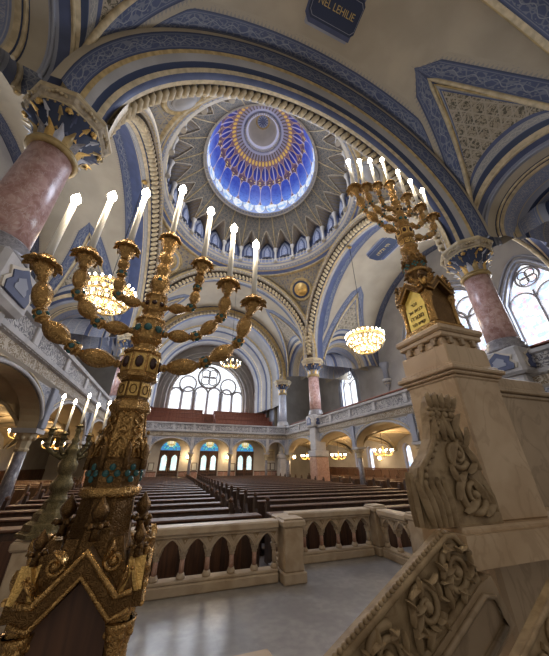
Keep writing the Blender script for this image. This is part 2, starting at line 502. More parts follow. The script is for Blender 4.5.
def wall_open(mb, plane, const, s0, s1, z0, z1, ops, thick, mat, soff=None, back=True):
    soff = soff or mat
    def top(op, s):
        t = max(0.0, 1-((s-op['c'])/op['w'])**2)
        if op.get('pt'): return op['zs']+op['rise']*(1-abs((s-op['c'])/op['w'])**1.6)
        return op['zs']+op['rise']*math.sqrt(t)
    br = {round(s0, 5), round(s1, 5)}
    for op in ops:
        for k in range(21): br.add(round(op['c']+op['w']*math.cos(PI*k/20), 5))
    br = sorted(b for b in br if s0-1e-6 <= b <= s1+1e-6)
    faces = [0.0]+([thick] if back else [])
    for a, b in zip(br[:-1], br[1:]):
        m = (a+b)/2
        cov = sorted([o for o in ops if abs(m-o['c']) < o['w']], key=lambda o: o['z0'])
        la, lb = z0, z0
        segs = []
        for o in cov:
            if o['z0'] > la+1e-4: segs.append((la, lb, o['z0'], o['z0']))
            la, lb = top(o, a), top(o, b)
        segs.append((la, lb, z1, z1))
        for d in faces:
            for q in segs:
                v = [PL(plane, const, a, q[0], d), PL(plane, const, b, q[1], d), PL(plane, const, b, q[3], d), PL(plane, const, a, q[2], d)]
                mb.add(v, [(0, 1, 2, 3)], mat, uvs=[[(a, q[0]), (b, q[1]), (b, q[3]), (a, q[2])]])
    for o in ops:
        pts = [(o['c']-o['w'], o['z0'])]
        for k in range(21):
            s = o['c']-o['w']*math.cos(PI*k/20); pts.append((s, top(o, s)))
        pts.append((o['c']+o['w'], o['z0'])); pts.append(pts[0])
        L = 0
        for (sa, za), (sb, zb) in zip(pts[:-1], pts[1:]):
            l2 = L+math.hypot(sb-sa, zb-za)
            if not (za == zb == o['z0'] and o['z0'] <= z0+1e-4):
                mb.add([PL(plane, const, sa, za, 0), PL(plane, const, sb, zb, 0), PL(plane, const, sb, zb, thick), PL(plane, const, sa, za, thick)], [(0, 1, 2, 3)], soff,
                       uvs=[[(L, 0), (l2, 0), (l2, 1), (L, 1)]])
            L = l2

def archivolt(mb, plane, const, o, mat, r=.06, d=0.0, off=0.0, mat2=None, foot=None):
    pts = []
    zf = foot if foot is not None else o['z0']
    if zf < o['zs']: pts.append(PL(plane, const, o['c']-o['w']-off, zf, d))
    for k in range(25):
        a = PI*(1-k/24)
        x = math.cos(a)
        if o.get('pt'):
            zz = o['zs']+(o['rise']+off)*(1-abs(x)**1.6)
        else: zz = o['zs']+(o['rise']+off)*math.sin(a)
        pts.append(PL(plane, const, o['c']+(o['w']+off)*x, zz, d))
    if zf < o['zs']: pts.append(PL(plane, const, o['c']+o['w']+off, zf, d))
    mb.tube(pts, r, mat, seg=6)

def barrel(mb, axis, s0, s1, c, r, cells, eb=(.85, .85), phim=R(53), n=22, sides=(1, -1), plain='cream', bandm='blue_band'):
    def P(s, ph, sd, rr=r):
        lat = c+sd*rr*math.cos(ph); z = ZS+rr*math.sin(ph)
        return (lat, s, z) if axis == 'y' else (s, lat, z)
    bw = .62; fw = .22
    for sd in sides:
        phs = [phim*1.0*k/n for k in range(n+1)]+[phim+(PI/2-phim)*k for k in (.04, .08, .12, .16, .2, .3, .45, .6, .8, 1)]
        def cols(ph):
            cs = [(s0, None), (s0+eb[0], bandm), (s0+eb[0]+fw, 'fringe')]
            for (sc, w) in cells:
                hw = max(0.0, w*(1-ph/phim))
                t = 1.0 if ph <= phim else max(0.0, 1-(ph-phim)/R(5.5))
                t2 = 1.0 if ph <= phim else max(0.0, 1-(ph-phim)/R(7))
                lo = [sc-hw-bw*t-fw*t2, sc-hw-bw*t, sc-hw, sc+hw, sc+hw+bw*t, sc+hw+bw*t+fw*t2]
                mt = [plain, 'fringe_r', bandm, 'HOLE', bandm, 'fringe']
                cs += list(zip(lo, mt))
            cs += [(s1-eb[1]-fw, plain), (s1-eb[1], 'fringe_r'), (s1, bandm)]
            # keep order
            out = []; cur = -1e9
            ss = [x[0] for x in cs]
            # clamp: hole edges are dominant
            hole_idx = [i for i, x in enumerate(cs) if x[1] == 'HOLE']
            for hi in hole_idx:
                for j in range(hi-1, -1, -1):
                    if cs[j][1] == 'HOLE': break
                for j in range(hi-2, -1, -1):
                    if ss[j] > ss[j+1]: ss[j] = ss[j+1]
                for j in range(hi+1, len(ss)):
                    if ss[j] < ss[j-1]: ss[j] = ss[j-1]
            for j in range(1, len(ss)):
                if ss[j] < ss[j-1]: ss[j] = ss[j-1]
            for j in range(len(ss)): ss[j] = min(max(ss[j], s0), s1)
            return ss, [x[1] for x in cs]
        for a, b in zip(phs[:-1], phs[1:]):
            sa, mt = cols(a); sb, _ = cols(b)
            for j in range(1, len(sa)):
                if mt[j] == 'HOLE': continue
                if abs(sa[j]-sa[j-1]) < 1e-5 and abs(sb[j]-sb[j-1]) < 1e-5: continue
                m = mt[j]; v0, v1 = 0.0, 1.0
                if m == 'fringe_r': m = 'fringe'; v0, v1 = 1.0, 0.0
                if m == plain: uv = [(sa[j-1], a*r), (sa[j], a*r), (sb[j], b*r), (sb[j-1], b*r)]
                else: uv = [(a*r, v0), (a*r, v1), (b*r, v1), (b*r, v0)]
                mb.add([P(sa[j-1], a, sd), P(sa[j], a, sd), P(sb[j], b, sd), P(sb[j-1], b, sd)], [(0, 1, 2, 3)], m, uvs=[uv], smooth=True)
        for (sc, w) in cells:
            rows = []; N = 20
            spec_a = [(.16, 'cream_gold'), (.22, 'navy'), (.34, 'grey_band'), (.12, 'blue')]
            spec_b = [(.12, 'blue'), (.30, 'grey_band'), (.16, 'navy'), (.14, 'cream_gold')]
            mats = [m for _, m in spec_a]+['leaf_diaper']+[m for _, m in spec_b]
            data = []
            for k in range(-N, N+1):
                sg = 1 if k >= 0 else -1
                al = (PI/2)*(1-abs(k)/N)
                la = c+sd*(RA+.2)
                sA = sc+sg*w*math.cos(al); zA = ZS+w*math.sin(al)
                A = Vector((la, sA, zA) if axis == 'y' else (sA, la, zA))
                t = al/(PI/2)
                B = Vector(P(sc+sg*w*(1-t), phim*t, sd))
                L = max((B-A).length, 1e-4); tot = sum(x for x, _ in spec_a)+sum(x for x, _ in spec_b)
                f = min(1.0, L/tot)
                ks = [0]
                for x, _ in spec_a: ks.append(ks[-1]+x*f/L)
                kb = [1]
                for x, _ in spec_b[::-1]: kb.append(kb[-1]-x*f/L)
                ks = ks+kb[::-1]
                data.append([tuple(A.lerp(B, min(1, max(0, q)))) for q in ks]+[w*t*1.6*sg, L, ks])
            for i in range(len(data)-1):
                p, q = data[i], data[i+1]; nn = len(mats)
                for j in range(nn):
                    if mats[j] == 'leaf_diaper':
                        Lp, Lq = p[-2], q[-2]
                        uv = [(i*.3, p[-1][j]*Lp), ((i+1)*.3, q[-1][j]*Lq), ((i+1)*.3, q[-1][j+1]*Lq), (i*.3, p[-1][j+1]*Lp)]
                        uv = [(p[j][1 if axis == 'y' else 0], p[j][2]), (q[j][1 if axis == 'y' else 0], q[j][2]), (q[j+1][1 if axis == 'y' else 0], q[j+1][2]), (p[j+1][1 if axis == 'y' else 0], p[j+1][2])]
                    else: uv = [(i*.25, 0), ((i+1)*.25, 0), ((i+1)*.25, 1), (i*.25, 1)]
                    mb.add([p[j], q[j], q[j+1], p[j+1]], [(0, 1, 2, 3)], mats[j], uvs=[uv], smooth=True)
            # raised ribs on the groin edge and nested archivolts of the side bay
            edge = [data[i][len(mats)] for i in range(len(data))]
            mb.tube(edge, .085, 'cream_gold', seg=6)
            inn = [tuple(Vector(data[i][len(mats)]).lerp(Vector(data[i][0]), min(.3, .3/max(data[i][-2], .3)))-Vector((0, 0, .03))) for i in range(len(data))]
            mb.tube(inn, .035, 'gold_trim', seg=5)
            pl = 'x' if axis == 'y' else 'y'; cst = c+sd*(RA+.2)
            prof = [(0, w, 'cream_gold'), (.06, w-.10, 'blue'), (.28, w-.16, 'pale_blue'), (.42, w-.32, 'cream'), (.75, w-.38, 'navy'), (.85, w-.50, 'cream_gold'), (.95, w-.55, 'lace_band'), (1.7, w-.60, 'pale_blue'), (1.85, w-.75, 'navy'), (2.0, w-.8, 'lace_band'), (2.9, w-.85, 'blue'), (3.1, w-.7, 'lace_grey'), (4.6, w-.7, 'pale_blue'), (4.8, w-.85, 'cream'), (6.6, w-.85, 'cream')]
            arch_sweep(mb, pl, sc, cst, sd, prof, n=28, stilt=0.0)
            for rr, dd, mm in ((w-.05, .03, 'cream_gold'), (w-.26, .36, 'pale_blue'), (w-.44, .80, 'cream_gold')):
                mb.tube([PL(pl, cst, sc+rr*math.cos(PI*k/24), ZS+rr*math.sin(PI*k/24), sd*dd) for k in range(25)], .05, mm, seg=6)

# ------------------------------------------------------------------ crossing: four great arches, pendentives, dome
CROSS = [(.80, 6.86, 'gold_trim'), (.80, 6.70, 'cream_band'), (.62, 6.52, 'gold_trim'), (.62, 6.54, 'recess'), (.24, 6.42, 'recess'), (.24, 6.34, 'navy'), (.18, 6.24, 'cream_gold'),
         (.02, 6.19, 'blue'), (-.20, 6.19, 'cream_gold'), (-.28, 6.30, 'navy'), (-.42, 6.38, 'grey_plaster'), (-.60, 6.46, 'gold_trim'), (-.66, 6.55, 'blue_band'), (-1.0, 6.75, 'cream'), (-1.0, 6.95, 'cream')]
FARP = [(.80, 6.86, 'gold_trim'), (.80, 6.70, 'cream_band'), (.62, 6.52, 'gold_trim'), (.62, 6.54, 'recess'), (.24, 6.42, 'recess'), (.24, 6.34, 'blue'), (.18, 6.24, 'cream_gold'),
        (.02, 6.19, 'grey_band'), (-.20, 6.19, 'cream_gold'), (-.28, 6.30, 'blue'), (-1.0, 6.75, 'cream'), (-1.0, 6.95, 'cream')]
names = ['near', 'far', 'right', 'left']
for i, (pl, c, const, sg) in enumerate((('y', XC, YN, 1), ('y', XC, YF, -1), ('x', YC, XR, -1), ('x', YC, XL, 1))):
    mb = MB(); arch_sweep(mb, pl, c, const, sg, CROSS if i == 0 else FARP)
    rope_arch(mb, pl, c, const, sg, .42, 6.36, 'cream_gold')
    if i != 0:
        for k in range(96):                                       # leaf studs on the inner faces
            a = PI*(k+.5)/96
            mb.ball(PL(pl, const, c+6.62*math.cos(a), ZS+6.62*math.sin(a), sg*.72), .075, 'cream_gold', 6, 4)
    struct(mb.build('trim_%d' % (i+1)), 'great crossing arch with twisted rope moulding, %s side' % names[i])

mb = MB(); RP = RA*math.sqrt(2)
for q in range(4):
    rows = []; uvs = []
    n = 28
    for k in range(n+1):
        th = q*PI/2+ (PI/2)*k/n
        rm = RA/max(abs(math.cos(th)), abs(math.sin(th)))
        row = []; uv = []
        for j in range(13):
            rho = 6.55+(rm-6.55)*j/12
            h = math.sqrt(max(0, RP*RP-rho*rho))
            row.append((XC+rho*math.cos(th), YC+rho*math.sin(th), ZS+min(h, 6.95))); uv.append((th*6.5, h))
        rows.append(row); uvs.append(uv)
    mb.grid(rows, 'pend_diaper', uvs)
    # gilt border lines of the pendentive
    thc = q*PI/2+PI/4
    for off, mm, rr in ((.30, 'gold_trim', .035), (.62, 'gold_trim', .025)):
        pts = []
        for k in range(41):
            th = q*PI/2+(PI/2)*k/40
            rm = RA/max(abs(math.cos(th)), abs(math.sin(th)))
            rho = max(6.6, rm-off)
            pts.append((XC+rho*math.cos(th), YC+rho*math.sin(th), ZS+math.sqrt(max(0, RP*RP-rho*rho))-.03))
        mb.tube(pts, rr, mm, seg=5)
struct(mb.build('ceiling_pendentives'), 'pendentives painted with gilt diaper under the dome')
# medallions
for q in range(4):
    th = q*PI/2+PI/4; rho = 7.75 if q < 2 else 7.12; h = math.sqrt(RP*RP-rho*rho)
    p = Vector((XC+rho*math.cos(th), YC+rho*math.sin(th), ZS+h)); nrm = (Vector((XC, YC, ZS))-p).normalized()
    T = Matrix.Translation(p+nrm*.03) @ nrm.to_track_quat('Z', 'Y').to_matrix().to_4x4() @ Matrix.Scale(1.25, 4)
    mb = MB()
    mb.lathe([(.82, -.1), (.82, .06), (.74, .10), (.70, .04)], 'gold_trim', 32, T)
    mb.lathe([(.70, .035), (.46, .05)], 'navy' if q == 0 else 'grey_band', 32, T, cap=False)
    mb.lathe([(.48, .03), (.46, .10), (.40, .08), (.36, .13), (.0, .15)], 'gold' if q == 0 else ('gold_trim' if q == 1 else 'grey_plaster'), 32, T)
    o = struct(mb.build('trim_%d' % (5+q)), 'round gilt medallion on pendentive')
    if q == 0:
        me = text_mesh('\u05d4\u05d5\u05d4\u05d9', .24, 'letter_dark', .01)
        mesh_obj('lettering', me, o, Matrix.Translation(p+nrm*.23) @ nrm.to_track_quat('Z', 'Y').to_matrix().to_4x4())

ZR = ZS+RA
mb = MB()
TD = Matrix.Translation((XC, YC, 0))
for prof, mm in (([(6.95, ZR+.0), (6.62, ZR+.05)], 'gold_trim'), ([(6.62, ZR+.05), (6.52, ZR+.12)], 'cream_gold'), ([(6.52, ZR+.12), (6.46, ZR+.42)], 'blue'), ([(6.46, ZR+.42), (6.36, ZR+.47)], 'gold_trim'),
                 ([(6.36, ZR+.47), (6.22, ZR+.72)], 'pale_blue'), ([(6.22, ZR+.72), (6.08, ZR+.78)], 'cream_light'), ([(6.08, ZR+.78), (6.08, ZR+.98)], 'lace_band'), ([(6.08, ZR+.98), (6.0, ZR+1.04)], 'cream_gold'), ([(6.0, ZR+1.04), (6.3, ZR+1.1)], 'pale_blue')):
    mb.lathe(prof, mm, 96, TD, cap=False)
for k in range(144):
    a = 2*PI*k/144; mb.ball((XC+6.27*math.cos(a), YC+6.27*math.sin(a), ZR+.62), .055, 'cream_light', 6, 4)
NB = 24; Z0 = ZR+1.08; ZC = ZR+2.4; ZT = 21.25; RC = 4.08
# drum wall with little panels
for k in range(NB):
    a0 = 2*PI*k/NB; a1 = 2*PI*(k+1)/NB; nn = 6
    rows = []; uv = []
    for j in range(nn+1):
        a = a0+(a1-a0)*j/nn
        rows.append([(XC+6.3*math.cos(a), YC+6.3*math.sin(a), z) for z in (Z0, Z0+.55, Z0+.62, ZC+2.4)])
    for s_, m_ in ((0, 'lace_band'), (1, 'cream_gold'), (2, 'blue')):
        mb.grid([[r[s_], r[s_+1]] for r in rows], m_, [[(j*.27, 0), (j*.27, 1)] for j in range(nn+1)])
    # balusters between colonnettes
    for j in range(1, 5):
        a = a0+(a1-a0)*j/5
        mb.box(-.035, .035, -.03, .03, Z0, Z0+.55, 'cream_light', Matrix.Translation((XC+6.16*math.cos(a), YC+6.16*math.sin(a), 0)) @ Matrix.Rotation(a, 4, 'Z'))
    am = (a0+a1)/2
    for w_, zz, mm in ((.46, 1.25, 'pale_blue'), (.32, 1.0, 'blue'), (.22, .85, 'lace_band')):
        T = Matrix.Translation((XC+(6.22-.05*(w_ < .4)-.05*(w_ < .3))*math.cos(am), YC+(6.22-.05*(w_ < .4)-.05*(w_ < .3))*math.sin(am), Z0+.7)) @ Matrix.Rotation(am+PI/2, 4, 'Z')
        mb.prism([(-w_, 0), (w_, 0), (w_, zz*.6), (w_*.6, zz*.95), (0, zz*1.25), (-w_*.6, zz*.95), (-w_, zz*.6)], 0, .04, mm, 'xz', T)
    # colonnette
    T = Matrix.Translation((XC+5.94*math.cos(a0), YC+5.94*math.sin(a0), 0))
    mb.lathe([(.17, Z0-.1), (.17, Z0+.14), (.11, Z0+.2), (.10, ZC-.4), (.13, ZC-.36), (.12, ZC-.3), (.20, ZC-.05), (.21, ZC+.05)], 'cream_light', 8, T)
# concave vault with pointed lunettes
def dome_pt(th, v):
    r = RC+(6.05-RC)*(1-v)**1.35; z = ZC+(ZT-ZC)*(1-(1-v)**1.15)
    return r, z
for k in range(NB):
    a0 = 2*PI*k/NB; da = 2*PI/NB; nn = 12
    rows = []; uvs = []; edge = []
    for j in range(nn+1):
        t = 2*j/nn-1; a = a0+da*j/nn
        vb = .50*(1-abs(t)**1.3)
        row = []; uv = []
        for i in range(9):
            v = vb+(1-vb)*i/8; r, z = dome_pt(a, v); r -= .0
            row.append((XC+r*math.cos(a), YC+r*math.sin(a), z)); uv.append((a*5.2, v*3.6))
        rows.append(row); uvs.append(uv)
        r, z = dome_pt(a, vb); edge.append(((XC+r*math.cos(a), YC+r*math.sin(a), z), (XC+(6.3)*math.cos(a), YC+6.3*math.sin(a), z-.02)))
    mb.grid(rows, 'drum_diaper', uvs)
    mb.grid([[e[0], e[1]] for e in edge], 'cream_band')
    mb.tube([e[0] for e in edge], .045, 'tan_relief', seg=5)
    rib = [(XC+dome_pt(a0, v)[0]*math.cos(a0), YC+dome_pt(a0, v)[0]*math.sin(a0), dome_pt(a0, v)[1]) for v in [i/8 for i in range(9)]]
    mb.tube(rib, .04, 'gold_trim', seg=5)
for prof, mm in (([(RC+.12, ZT-.18), (RC-.02, ZT-.12)], 'cream_light'), ([(RC-.02, ZT-.12), (RC-.02, ZT+.1)], 'pale_blue'), ([(RC-.02, ZT+.1), (RC-.12, ZT+.16)], 'cream_light')):
    mb.lathe(prof, mm, 96, TD, cap=False)
for k in range(96):
    a = 2*PI*k/96; mb.ball((XC+(RC-.02)*math.cos(a), YC+(RC-.02)*math.sin(a), ZT), .07, 'cream_light', 6, 4)
struct(mb.build('ceiling_drum'), 'dome drum with ring of small colonnettes and scalloped vault')
# blue glass cap and lantern
mb = MB(); rows = []; uvs = []; NG = 192; NV = 22; RO = 1.5; ZO = 26.2
for j in range(NV+1):
    v = j/NV; a = v*R(76)
    r = RO+(RC-.12-RO)*(math.cos(a)-math.cos(R(76)))/(1-math.cos(R(76))); z = ZT+.14+(ZO-ZT-.14)*math.sin(a)/math.sin(R(76))
    rows.append([(XC+r*math.cos(2*PI*k/NG), YC+r*math.sin(2*PI*k/NG), z) for k in range(NG+1)]); uvs.append([(24*k/NG, v) for k in range(NG+1)])
mb.grid(rows, 'blue_glass', uvs)
struct(mb.build('ceiling_dome'), 'blue stained glass dome cap with rows of lancet panes')
mb = MB()
for prof, mm in (([(RO+.1, ZO-.02), (RO-.05, ZO-.06), (RO-.08, ZO+.1)], 'pale_blue'), ([(RO-.08, ZO+.1), (RO-.32, ZO+.2)], 'lantern_white'), ([(RO-.32, ZO+.2), (RO-.32, ZO+.3)], 'cream_light'), ([(RO-.32, ZO+.3), (1.05, ZO+1.3), (.55, ZO+1.75)], 'cream_light')):
    mb.lathe(prof, mm, 48, TD, cap=False)
for k in range(48):
    a = 2*PI*k/48; mb.box(-.05, .05, -.06, .06, ZO-.12, ZO+.12, 'cream_light', Matrix.Translation((XC+(RO-.1)*math.cos(a), YC+(RO-.1)*math.sin(a), 0)) @ Matrix.Rotation(a, 4, 'Z'))
rows = [[(XC+r*math.cos(2*PI*k/48), YC+r*math.sin(2*PI*k/48), ZO+1.72) for k in range(49)] for r in (.58, .02)]
mb.grid(rows, 'rosette', [[(k/48, v) for k in range(49)] for v in (0, 1)])
mb.lathe([(.60, ZO+1.7), (.52, ZO+1.66), (.46, ZO+1.7)], 'gold_trim', 32, TD, cap=False)
struct(mb.build('ceiling_lantern'), 'pale round lantern crowned by a dark blue rosette')

# ------------------------------------------------------------------ arm vaults
RV = 6.95
mb = MB(); barrel(mb, 'y', .2, YN-.95, XC, RV, [(2.62, 2.15)], eb=(.1, .55)); struct(mb.build('ceiling_near'), 'cream barrel vault with blue painted borders above the platform')
mb = MB(); barrel(mb, 'y', YF+.95, 25.2, XC, RV, [(22.1, 2.6)], eb=(.55, .4)); struct(mb.build('ceiling_far'), 'cream barrel vault with blue borders beyond the dome')
mb = MB(); barrel(mb, 'x', XR+.95, XE, YC, RV, [(13.6, 2.4)], eb=(.55, .6)); struct(mb.build('ceiling_right'), 'right arm barrel vault with blue borders')
mb = MB(); barrel(mb, 'x', XW, XL-.95, YC, RV, [(-7.2, 2.4)], eb=(.6, .55)); struct(mb.build('ceiling_left'), 'left arm barrel vault with blue borders')
# second transverse arches: near (y .1) and far (y 25.4)
SEC = [(.5, 6.95, 'gold_trim'), (.45, 6.62, 'cream_gold'), (.30, 6.5, 'blue_band'), (-.25, 6.45, 'cream_gold'), (-.35, 6.6, 'navy'), (-.5, 6.95, 'cream')]
SEC2 = [(.5, 6.95, 'gold_trim'), (.45, 6.62, 'cream_band'), (.20, 6.4, 'cream_gold'), (.1, 6.3, 'blue'), (-.25, 6.25, 'cream_gold'), (-.35, 6.4, 'navy'), (-.5, 6.95, 'cream')]
mb = MB(); arch_sweep(mb, 'y', XC, .0, 1, SEC); struct(mb.build('trim_9'), 'blue bordered transverse arch over the platform')
mb = MB(); arch_sweep(mb, 'y', XC, 25.5, -1, SEC2); rope_arch(mb, 'y', XC, 25.5, -1, .35, 6.42, 'cream_gold', n=54); struct(mb.build('trim_10'), 'second transverse arch before the back gallery bay')
# end bay of the far arm with nested recess arches
mb = MB()
prof = [(0, 6.6, 'grey_plaster'), (2.4, 6.6, 'gold_trim'), (2.5, 6.45, 'grey_band'), (2.9, 6.35, 'grey_plaster'), (3.4, 6.3, 'blue'), (3.5, 6.15, 'grey_plaster'), (4.6, 6.05, 'cream_gold'), (4.7, 5.95, 'grey_band'), (5.2, 5.85, 'blue'), (5.3, 5.7, 'grey_plaster'), (7.0, 5.65, 'grey_plaster')]
arch_sweep(mb, 'y', XC, 26.0, 1, prof, n=40, stilt=2.6)
struct(mb.build('ceiling_back'), 'end vault of nested arches around the great back window')
# ------------------------------------------------------------------ floors and walls
mb = MB(); mb.box(XW-.3, XE+.3, -6, YB+.3, -.2, 0, 'hall_floor'); struct(mb.build('floor'), 'dark hall floor under the pews')
# windows
def window(name, plane, const, c, w, z0, zs, rise, lights, sg=1, pt=False, tinted=False, glassmat=None, label=None):
    """sg: +1 when the room lies on the negative side of the wall plane; glass sits at const+sg*.35"""
    mb = MB(); d = sg*.34
    def top(s):
        t = abs((s-c)/w)
        return zs+(rise*(1-t**1.6) if pt else rise*math.sqrt(max(0, 1-t*t)))
    xs = [c+w*math.cos(PI*k/24) for k in range(25)]
    for a, b in zip(xs[:-1], xs[1:]):
        mb.add([PL(plane, const, a, z0, d), PL(plane, const, b, z0, d), PL(plane, const, b, top(b), d), PL(plane, const, a, top(a), d)], [(0, 1, 2, 3)], glassmat or ('tinted_pane' if tinted else 'sky_pane'))
    o = struct(mb.build(name), label)
    mb = MB(); dd = sg*.27; t = max(.07, w*.038)
    def bar(pts, r=t): mb.tube([PL(plane, const, s, z, dd) for s, z in pts], r, 'muntin', seg=6)
    bar([(c-w, z0), (c-w, zs)]+[(x, top(x)) for x in xs[::-1]][1:-1]+[(c+w, zs), (c+w, z0), (c-w, z0)])
    n = len(lights)-1
    for i in range(1, n): bar([(c+w*lights[i], z0), (c+w*lights[i], min(zs+rise*.15, top(c+w*lights[i])))], t*(2.0 if abs(lights[i]) == .36 else 1.15))
    for i in range(n):
        a, b = c+w*lights[i], c+w*lights[i+1]; m = (a+b)/2; h = (b-a)/2
        zz = min(zs+rise*.1, min(top(a+h*.1), top(b-h*.1))-h*.8)
        zz = max(zz, z0+.2)
        bar([(m-h*math.cos(PI*k/12), zz+h*1.15*math.sin(PI*k/12)) for k in range(13)], t*.8)
    if rise > 1.4:
        cz = zs+rise*.58; rr = min(rise*.30, w*.42)
        bar([(c+rr*math.cos(2*PI*k/20), cz+rr*math.sin(2*PI*k/20)) for k in range(21)], t*.8)
        for k in range(4):
            a = PI/4+PI/2*k; bar([(c+rr*.45*math.cos(a)+rr*.4*math.cos(2*PI*j/10), cz+rr*.45*math.sin(a)+rr*.4*math.sin(2*PI*j/10)) for j in range(11)], t*.5)
        if w > 2:
            for sd in (-1, 1):
                q = rr*.72; qx = c+sd*w*.56; qz = zs+rise*.36
                bar([(qx+q*math.cos(2*PI*k/16), qz+q*math.sin(2*PI*k/16)) for k in range(17)], t*.7)
    f = mb.build('muntin', o)
    return o
backop = dict(c=XC, w=4.33, z0=6.6, zs=8.75, rise=4.45)
mb = MB(); wall_open(mb, 'y', YB, XW, XE, 0, 17, [backop], .5, 'grey_plaster', 'cream')
for off, r in ((.35, .12), (.8, .10), (1.3, .08)): archivolt(mb, 'y', YB, backop, 'pale_stone', r, -.05, off)
struct(mb.build('wall_back'), 'back wall with the great traceried window')
window('window_1', 'y', YB, XC, 4.33, 6.6, 8.75, 4.45, [-1, -.68, -.36, 0, .36, .68, 1], label='great arched back window with pale glass and stone tracery')

up = [dict(c=12, w=3.35, z0=6.2, zs=9.9, rise=3.3), dict(c=24.2, w=1.3, z0=6.9, zs=9.4, rise=1.9, pt=True), dict(c=6.6, w=1.35, z0=6.2, zs=9.9, rise=2.0, pt=True)]
low = []
for bc in (23.2, 16.8, 12, 7.5, 3):
    for s in (-.95, .95): low.append(dict(c=bc+s, w=.42, z0=1.15, zs=2.75, rise=.45))
mb = MB(); wall_open(mb, 'x', XE, -3, YB, 0, 17.5, up+low, .5, 'grey_plaster', 'pale_blue')
for o in up:
    for off, r in ((.22, .08), (.5, .07)): archivolt(mb, 'x', XE, o, 'pale_blue', r, -.04, off)
struct(mb.build('wall_right'), 'outer wall of the right arm with tall windows')
for i, o in enumerate(up):
    window('window_%d' % (2+i), 'x', XE, o['c'], o['w'], o['z0'], o['zs'], o['rise'], [-1, -.5, 0, .5, 1] if o['w'] > 2 else [-1, 0, 1], pt=o.get('pt', False), tinted=i in (0, 2),
           label='tall traceried window in right outer wall')
for i, o in enumerate(low):
    window('window_%d' % (10+i), 'x', XE, o['c'], o['w'], o['z0'], o['zs'], o['rise'], [-1, 1], glassmat='tinted_pane', label='slim round-headed window under right gallery')
upl = [dict(c=12, w=3.05, z0=6.2, zs=9.3, rise=3.1), dict(c=23.6, w=1.35, z0=6.9, zs=9.3, rise=1.9, pt=True)]
mb = MB(); wall_open(mb, 'x', XW, -3, YB, 0, 17.5, upl, -.5, 'grey_plaster', 'pale_blue'); struct(mb.build('wall_left'), 'outer wall of the left arm')
for i, o in enumerate(upl):
    window('window_%d' % (30+i), 'x', XW, o['c'], o['w'], o['z0'], o['zs'], o['rise'], [-1, -.5, 0, .5, 1], sg=-1, pt=o.get('pt', False), label='traceried window in left outer wall')
# dado panelling under the galleries
mb = MB()
for y in range(0, 33, 1): mb.bbox(XE-.08, XE, y+.02, y+.98, .15, 1.35, 'wood_panel', .03)
mb.box(XE-.1, XE, -1, YB, 1.37, 1.47, 'wood_mid'); struct(mb.build('baseboard_right'), 'dark wood dado under right gallery')
mb = MB()
for y in range(0, 33, 1): mb.bbox(XW, XW+.08, y+.02, y+.98, .15, 1.35, 'wood_panel', .03)
struct(mb.build('baseboard_left'), 'dark wood dado under left gallery')

# gallery arcades
def spandrels(mb, plane, const, d, ops, z1):
    for a, b in zip(ops[:-1], ops[1:]):
        pass
    for o in ops:
        for sd in (-1, 1):
            pts = [(o['c']+sd*(o['w']+.02), z1-.08), (o['c']+sd*(o['w']*.35), z1-.08)]
            for k in range(7):
                x = .42+.58*k/6-.02
                pts.append((o['c']+sd*o['w']*x, o['zs']+(o['rise']+.12)*math.sqrt(max(0, 1-x*x))+.05))
            pts = [p for p in pts if p[1] <= z1-.07]
            n = len(pts)
            v = [PL(plane, const, s, z, d) for s, z in pts]+[PL(plane, const, s, z, d*.2) for s, z in pts]
            mb.add(v, [tuple(range(n))]+[(i, (i+1) % n, n+(i+1) % n, n+i) for i in range(n)], 'spandrel_relief')
def parapet(mb, plane, const, a, b, sg):
    prof = [(0, 3.74, 'cream_light'), (.10, 3.82, 'frieze_relief'), (.10, 4.08, 'pale_stone'), (.22, 4.13, 'pale_stone'), (.24, 4.23, 'pale_stone'), (.10, 4.28, 'parapet_relief'), (.10, 4.70, 'pale_stone'),
            (.20, 4.73, 'pale_stone'), (.22, 4.84, 'pale_stone'), (-.18, 4.86, 'cream'), (-.18, 3.9, 'cream')]
    for i in range(len(prof)-1):
        d0, z0, m = prof[i]; d1, z1, _ = prof[i+1]
        mb.grid([[PL(plane, const, a, z0, sg*d0), PL(plane, const, b, z0, sg*d0)], [PL(plane, const, a, z1, sg*d1), PL(plane, const, b, z1, sg*d1)]], m, smooth=False)
def dentils(mb, plane, const, a, b, sg, z0, z1, step=.16, w=.08, d=.19):
    n = int((b-a)/step)
    for k in range(n):
        s = a+(k+.5)*(b-a)/n
        x0, x1 = sorted((sg*.08, sg*d))
        if plane == 'x': mb.box(const+x0, const+x1, s-w/2, s+w/2, z0, z1, 'pale_stone')
        else: mb.box(s-w/2, s+w/2, const+x0, const+x1, z0, z1, 'pale_stone')
BAY = 13.6/3
sideops = [dict(c=YN+BAY*(k+.5), w=BAY/2-.12, z0=2.62, zs=2.64, rise=1.02) for k in (-1, 0, 1, 2)]+[dict(c=(YF+24.7)/2+.1, w=2.5, z0=2.62, zs=2.64, rise=1.02)]
